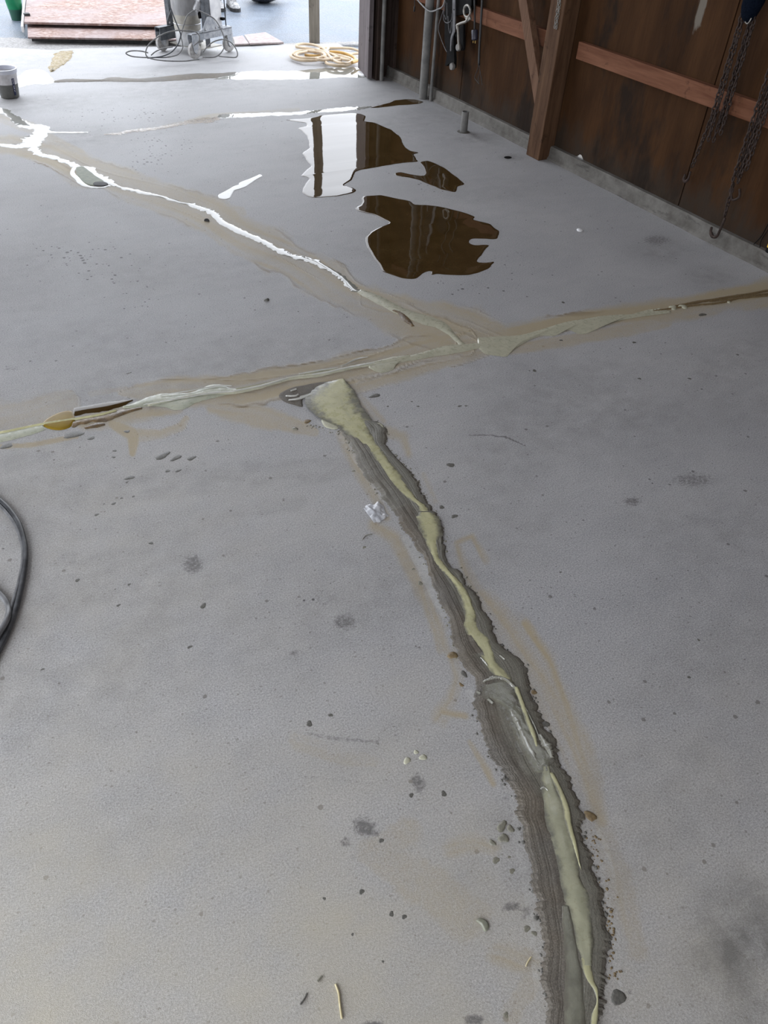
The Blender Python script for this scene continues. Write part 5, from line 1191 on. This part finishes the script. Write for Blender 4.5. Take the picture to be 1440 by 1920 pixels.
# second cord, its wires bared
wc = thing('frayed_cable', wx(899, 80), 'black cable hanging on the wall, split into three thin bare wires', 'cord')
tube('cable', [wx(905, -170), wx(905, -30), wx(902, 40), wx(899, 90), wx(898, 122)], .0078, 'black_cord', wc, 30, 8)
for pts in ([(898, 120), (895, 132), (890, 145), (894, 152), (899, 158)], [(898, 120), (900, 135), (897, 148), (897, 157)], [(898, 120), (901, 138), (903, 150), (904, 160)]):
    tube('wire', [wx(x, y, .01) for x, y in pts], .0022, 'black_cord', wc, 24, 6)
tag(tube('loose_cable', [atx(762, -60, 3.42), atx(778, -10, 3.40), atx(792, 10, 3.395), atx(806, 21, 3.395), atx(820, 18, 3.40), atx(832, 8, 3.42), atx(838, -30, 3.44)], .005, 'cable', None, 60, 8), 'thin grey cable sagging across the thick wall pipe', 'cable')
tag(tube('string_end', [atx(776, -80, 3.47), atx(777, -20, 3.47), atx(777.5, 8, 3.47), atx(776.5, 22, 3.47)], [.003, .003, .003, .007, .005], 'black_cord', None, 30, 6), 'short frayed string hanging in the far dark corner left of the pipes', 'string')

# ---- chains
def links(strands, size, wire, name, mat, parent):
    vs = []; fs = []; S1, S2 = 12, 6
    for P in strands:
        P = [Vector(p) for p in P]; d = 0; seg = 0
        total = sum((b - a).length for a, b in zip(P, P[1:])); step = size * 1.55; n = int(total / step)
        for i in range(n):
            s = i * step; q = P[0]
            for a, b in zip(P, P[1:]):
                l = (b - a).length
                if s <= l: q = a + (b - a) * (s / l); dr = (b - a).normalized(); break
                s -= l
            u = Vector((0, 1, 0)) if i % 2 else Vector((1, 0, 0))
            ang = .5 * math.sin(i * 2.3 + len(vs)); u = (u - dr * u.dot(dr)).normalized(); w = dr.cross(u)
            u, w = u * math.cos(ang) + w * math.sin(ang), w * math.cos(ang) - u * math.sin(ang)
            b0 = len(vs)
            for k in range(S1):
                a = 2 * math.pi * k / S1; cxx, cyy = size * .55 * math.cos(a), size * (math.sin(a) + .0)
                nv = (u * math.cos(a) + dr * math.sin(a)).normalized()
                for m in range(S2):
                    c = 2 * math.pi * m / S2; vs.append(q + u * cxx + dr * cyy + nv * wire * math.cos(c) + w * wire * math.sin(c))
            for k in range(S1):
                for m in range(S2):
                    fs.append((b0 + k * S2 + m, b0 + ((k + 1) % S1) * S2 + m, b0 + ((k + 1) % S1) * S2 + (m + 1) % S2, b0 + k * S2 + (m + 1) % S2))
    o = link(name, mesh(name, vs, fs, True), mat, parent); o['kind'] = 'stuff'; return o
def hook(name, c, s, mat, parent):
    pts = [(0, .0, 1.6), (0, 0, .6), (0, .1, .2), (0, .55, -.25), (0, .95, .15), (0, .9, .6), (0, 1.05, .85)]
    return tube(name, [Vector(c) + Vector(p) * s for p in pts], [s * .16, s * .18, s * .24, s * .26, s * .22, s * .16, s * .09], mat, parent, 40, 10)
zt_ = zr + 0.95
ch = thing('hanging_chain', wx(1350, 180), 'rusty chain bunched in several strands, left of two, its hook dangling free', 'chain')
q0, q1, q2 = wx(1395, 40), wx(1335, 272), wx(1293, 330)
Yc = q0.y
links([[(3.435, Yc + .012, zt_), (3.44, q1.y + .022, q1.z)], [(3.455, Yc - .018, zt_), (3.45, q1.y - .002, q1.z)], [(3.44, Yc - .045, zt_), (3.45, q1.y - .03, q1.z + .03)], [(3.465, Yc - .03, zt_), (3.465, q1.y + .005, q1.z + .05)],
       [(3.45, Yc + .03, zt_), (3.452, q1.y + .055, .55), (3.45, q2.y + .005, q2.z + .02)]], .0135, .0036, 'links', 'rust', ch)
lathe('peg', [(.01, 0), (.01, .1)], (3.42, Yc - .01, zt_ + .01), 'black', ch, 10, (1, 0, 0))
hook('hook', (3.452, q2.y + .004, q2.z - .028), -.03 if False else .03, 'rust', ch)
tag(ch, group=None)
ch2 = thing('hanging_chain', wx(1400, 280), 'rusty chain hanging right of the other, its hook resting on the curb', 'chain')
r0, r1, r2 = wx(1440, 150), wx(1378, 350), wx(1357, 412)
links([[(3.44, r0.y + .012, zt_), (3.445, r1.y + .02, r1.z)], [(3.455, r0.y - .02, zt_), (3.45, r1.y - .008, r1.z)], [(3.445, r0.y - .045, zt_), (3.45, r1.y - .03, r1.z + .06)], [(3.462, r0.y + .0, zt_), (3.46, r1.y + .01, r1.z + .02)], [(3.45, r1.y + .015, r1.z), (3.45, r2.y, r2.z)]], .0145, .004, 'links', 'rust', ch2)
lathe('peg', [(.01, 0), (.01, .1)], (3.42, r0.y - .01, zt_ + .01), 'black', ch2, 10, (1, 0, 0))
tube('shackle', [(3.45, r1.y - .03, r1.z - .0), (3.448, r1.y - .045, r1.z - .035), (3.45, r1.y - .012, r1.z - .06), (3.45, r1.y + .012, r1.z - .03), (3.45, r1.y + .014, r1.z + .005)], .006, 'rust', ch2, 30, 8)
tube('hook', [(3.45, r2.y - .005, r2.z + .01), (3.45, r2.y, r2.z - .04), (3.45, r2.y + .006, r2.z - .085), (3.452, r2.y + .03, r2.z - .10), (3.455, r2.y + .055, r2.z - .085), (3.455, r2.y + .06, r2.z - .06)], [.006, .0065, .008, .009, .007, .004], 'rust', ch2, 36, 8)
# thin chain on the wall post
tc0, tc1 = atx(1046, 0, XP - .117), atx(1041, 62, XP - .117)
ch3 = thing('thin_chain', tc1, 'thin pale chain hanging on the left face of the wall post', 'chain')
xq = XP - .121
links([[(xq, tc0.y + .008, 1.3), (xq, tc1.y + .008, tc1.z)], [(xq, tc0.y - .008, 1.3), (xq, tc1.y - .008, tc1.z)]], .010, .0019, 'links', 'bright_chain', ch3)
lathe('nail', [(.004, 0), (.004, .03)], (xq - .008, tc0.y, 1.30), 'black', ch3, 8, (1, 0, 0))
# dark glove pushed over the chain
gl = wx(1412, 8); vs = []; fs = []
for i in range(12):
    for k in range(20):
        th = math.pi * i / 11; a = 2 * math.pi * k / 20
        q = 1 + .35 * (float(fbm(np.array([a * 2.2]), np.array([th * 4]), 5)[0]) - .5) * math.sin(th)
        vs.append(Vector((3.437 + .042 * q * math.sin(th) * math.cos(a), gl.y - .005 + .052 * q * math.sin(th) * math.sin(a), gl.z + .03 - .10 * math.cos(th))))
for i in range(11):
    for k in range(20): fs.append((i * 20 + k, i * 20 + (k + 1) % 20, (i + 1) * 20 + (k + 1) % 20, (i + 1) * 20 + k))
gv = thing('work_glove', gl, 'dark navy cloth glove stuffed over the top of the left chain', 'glove')
link('cloth', mesh('cloth', vs, fs, True), 'navy', gv)
tube('seam', [wx(1397, 41, -.05), wx(1401, 44.5, -.052), wx(1405, 41, -.052), wx(1409, 34, -.05)], .0028, 'bright_chain', gv, 20, 6)

# ---- yellow bottle on the curb ledge at the right edge
yb = Vector((3.503, 2.262, .0825))
y_ = thing('small_bottle', yb, 'small yellow bottle with grey cap on the curb at the right edge', 'bottle')
lathe('base', [(.019, 0), (.021, .004), (.021, .024)], yb, 'black', y_, 20)
lathe('body', [(.021, .024), (.0215, .03), (.0215, .062), (.018, .066)], yb, 'yellow', y_, 24)
lathe('cap', [(.017, .066), (.017, .09), (.012, .095)], yb, 'grey_cap', y_, 20)
tag(tube('thin_wire', [(3.50, 2.36, .083), (3.515, 2.345, .13), (3.51, 2.33, .20), (3.515, 2.31, .26), (3.51, 2.32, .32), (3.50, 2.30, .24), (3.505, 2.33, .12), (3.5, 2.32, .084)], .0022, 'black', None, 50, 6), 'thin black wire looped against the wall left of the yellow bottle', 'wire')

# ---- hoses at the left edge, nearer
hp = [(-70, 900), (-30, 915), (1, 939), (19, 957), (36, 983), (46, 1017), (48, 1044), (44, 1078), (37.5, 1111), (29, 1144), (17, 1178), (3, 1208), (-16, 1245), (-40, 1290), (-80, 1350)]
tag(tube('rubber_hose', [at(x, y, .008) for x, y in hp], .0072, 'hose', None, 160, 12), 'dark grey hose curving in from the left edge of the floor, outer of two', 'hose')
tag(tube('rubber_hose', [at(x - 7.5 - 3 * math.sin(i * .8), y + 1, .0065) for i, (x, y) in enumerate(hp)], .0052, 'hose_light', None, 160, 12), 'lighter grey hose lying tight against the inner side of the dark hose', 'hose')
tag(tube('rubber_hose', [at(x, y, .0085 if i < 6 else .0205) for i, (x, y) in enumerate([(-120, 1090), (-60, 1085), (-20, 1097), (0, 1114), (10, 1126), (16, 1140), (14, 1158), (4, 1178), (-14, 1200), (-60, 1225)])], .0075, 'hose_light', None, 110, 12), 'short grey hose bend at the left edge, inside the curve of the long hose', 'hose')

# ---- scrap of clear film and bits of straw
rng = random.Random(3); c0 = at(706, 962); vs = []; fs = []; n_ = 15
for i in range(n_):
    for k in range(n_):
        u, v = i / (n_ - 1) - .5, k / (n_ - 1) - .5; r = 1 + .5 * (float(vnoise(np.array([u * 5 + 4]), np.array([v * 5]), 77)[0]) - .5)
        e = max(0, 1 - 2 * max(abs(u), abs(v)))
        vs.append((c0.x + u * .06 * r, c0.y + v * .075 * r, .002 + .022 * e ** .5 * abs(float(fbm(np.array([u * 6]), np.array([v * 6 + 2]), 78, 2)[0]) - .35)))
for i in range(n_ - 1):
    for k in range(n_ - 1): fs.append((i * n_ + k, (i + 1) * n_ + k, (i + 1) * n_ + k + 1, i * n_ + k + 1))
tag(link('plastic_scrap', mesh('plastic_scrap', vs, fs, True), 'film_plastic'), 'crumpled scrap of clear shiny film left of the strip', 'litter')
def sliver(name, pts, r, mat, label): tag(tube(name, [at(x, y, r * 1.1) for x, y in pts], r, mat, None, 24, 6), label, 'litter')
sliver('straw', [(629, 1845), (635, 1862), (637, 1880), (641, 1910)], .0021, 'straw', 'pale dry straw lying at the bottom of the picture')
sliver('twig', [(595, 1840), (600, 1834), (604, 1830)], .002, 'grey_blob', 'stubby grey twig above the straw, upper of two')
sliver('twig', [(563, 1883), (570, 1874), (576, 1862)], .0016, 'blob', 'thin dark twig left of the straw')
sliver('fibre', [(986, 1812), (990, 1803), (996, 1794)], .0013, 'straw', 'tiny straw fibre at the left edge of the lower mortar strip')
sliver('fibre', [(680, 1011), (686, 1004), (698, 1001)], .0012, 'grey_blob', 'short curled fibre below the scrap of clear film')
tag(puddle('white_rag', [(667, 137), (672, 134), (680, 136), (686, 142), (684, 144), (674, 142)], .012, 'white', rim=.02, jitter=.003, seed=90), 'small white scrap lying against the foot of the doorway jamb', 'litter')
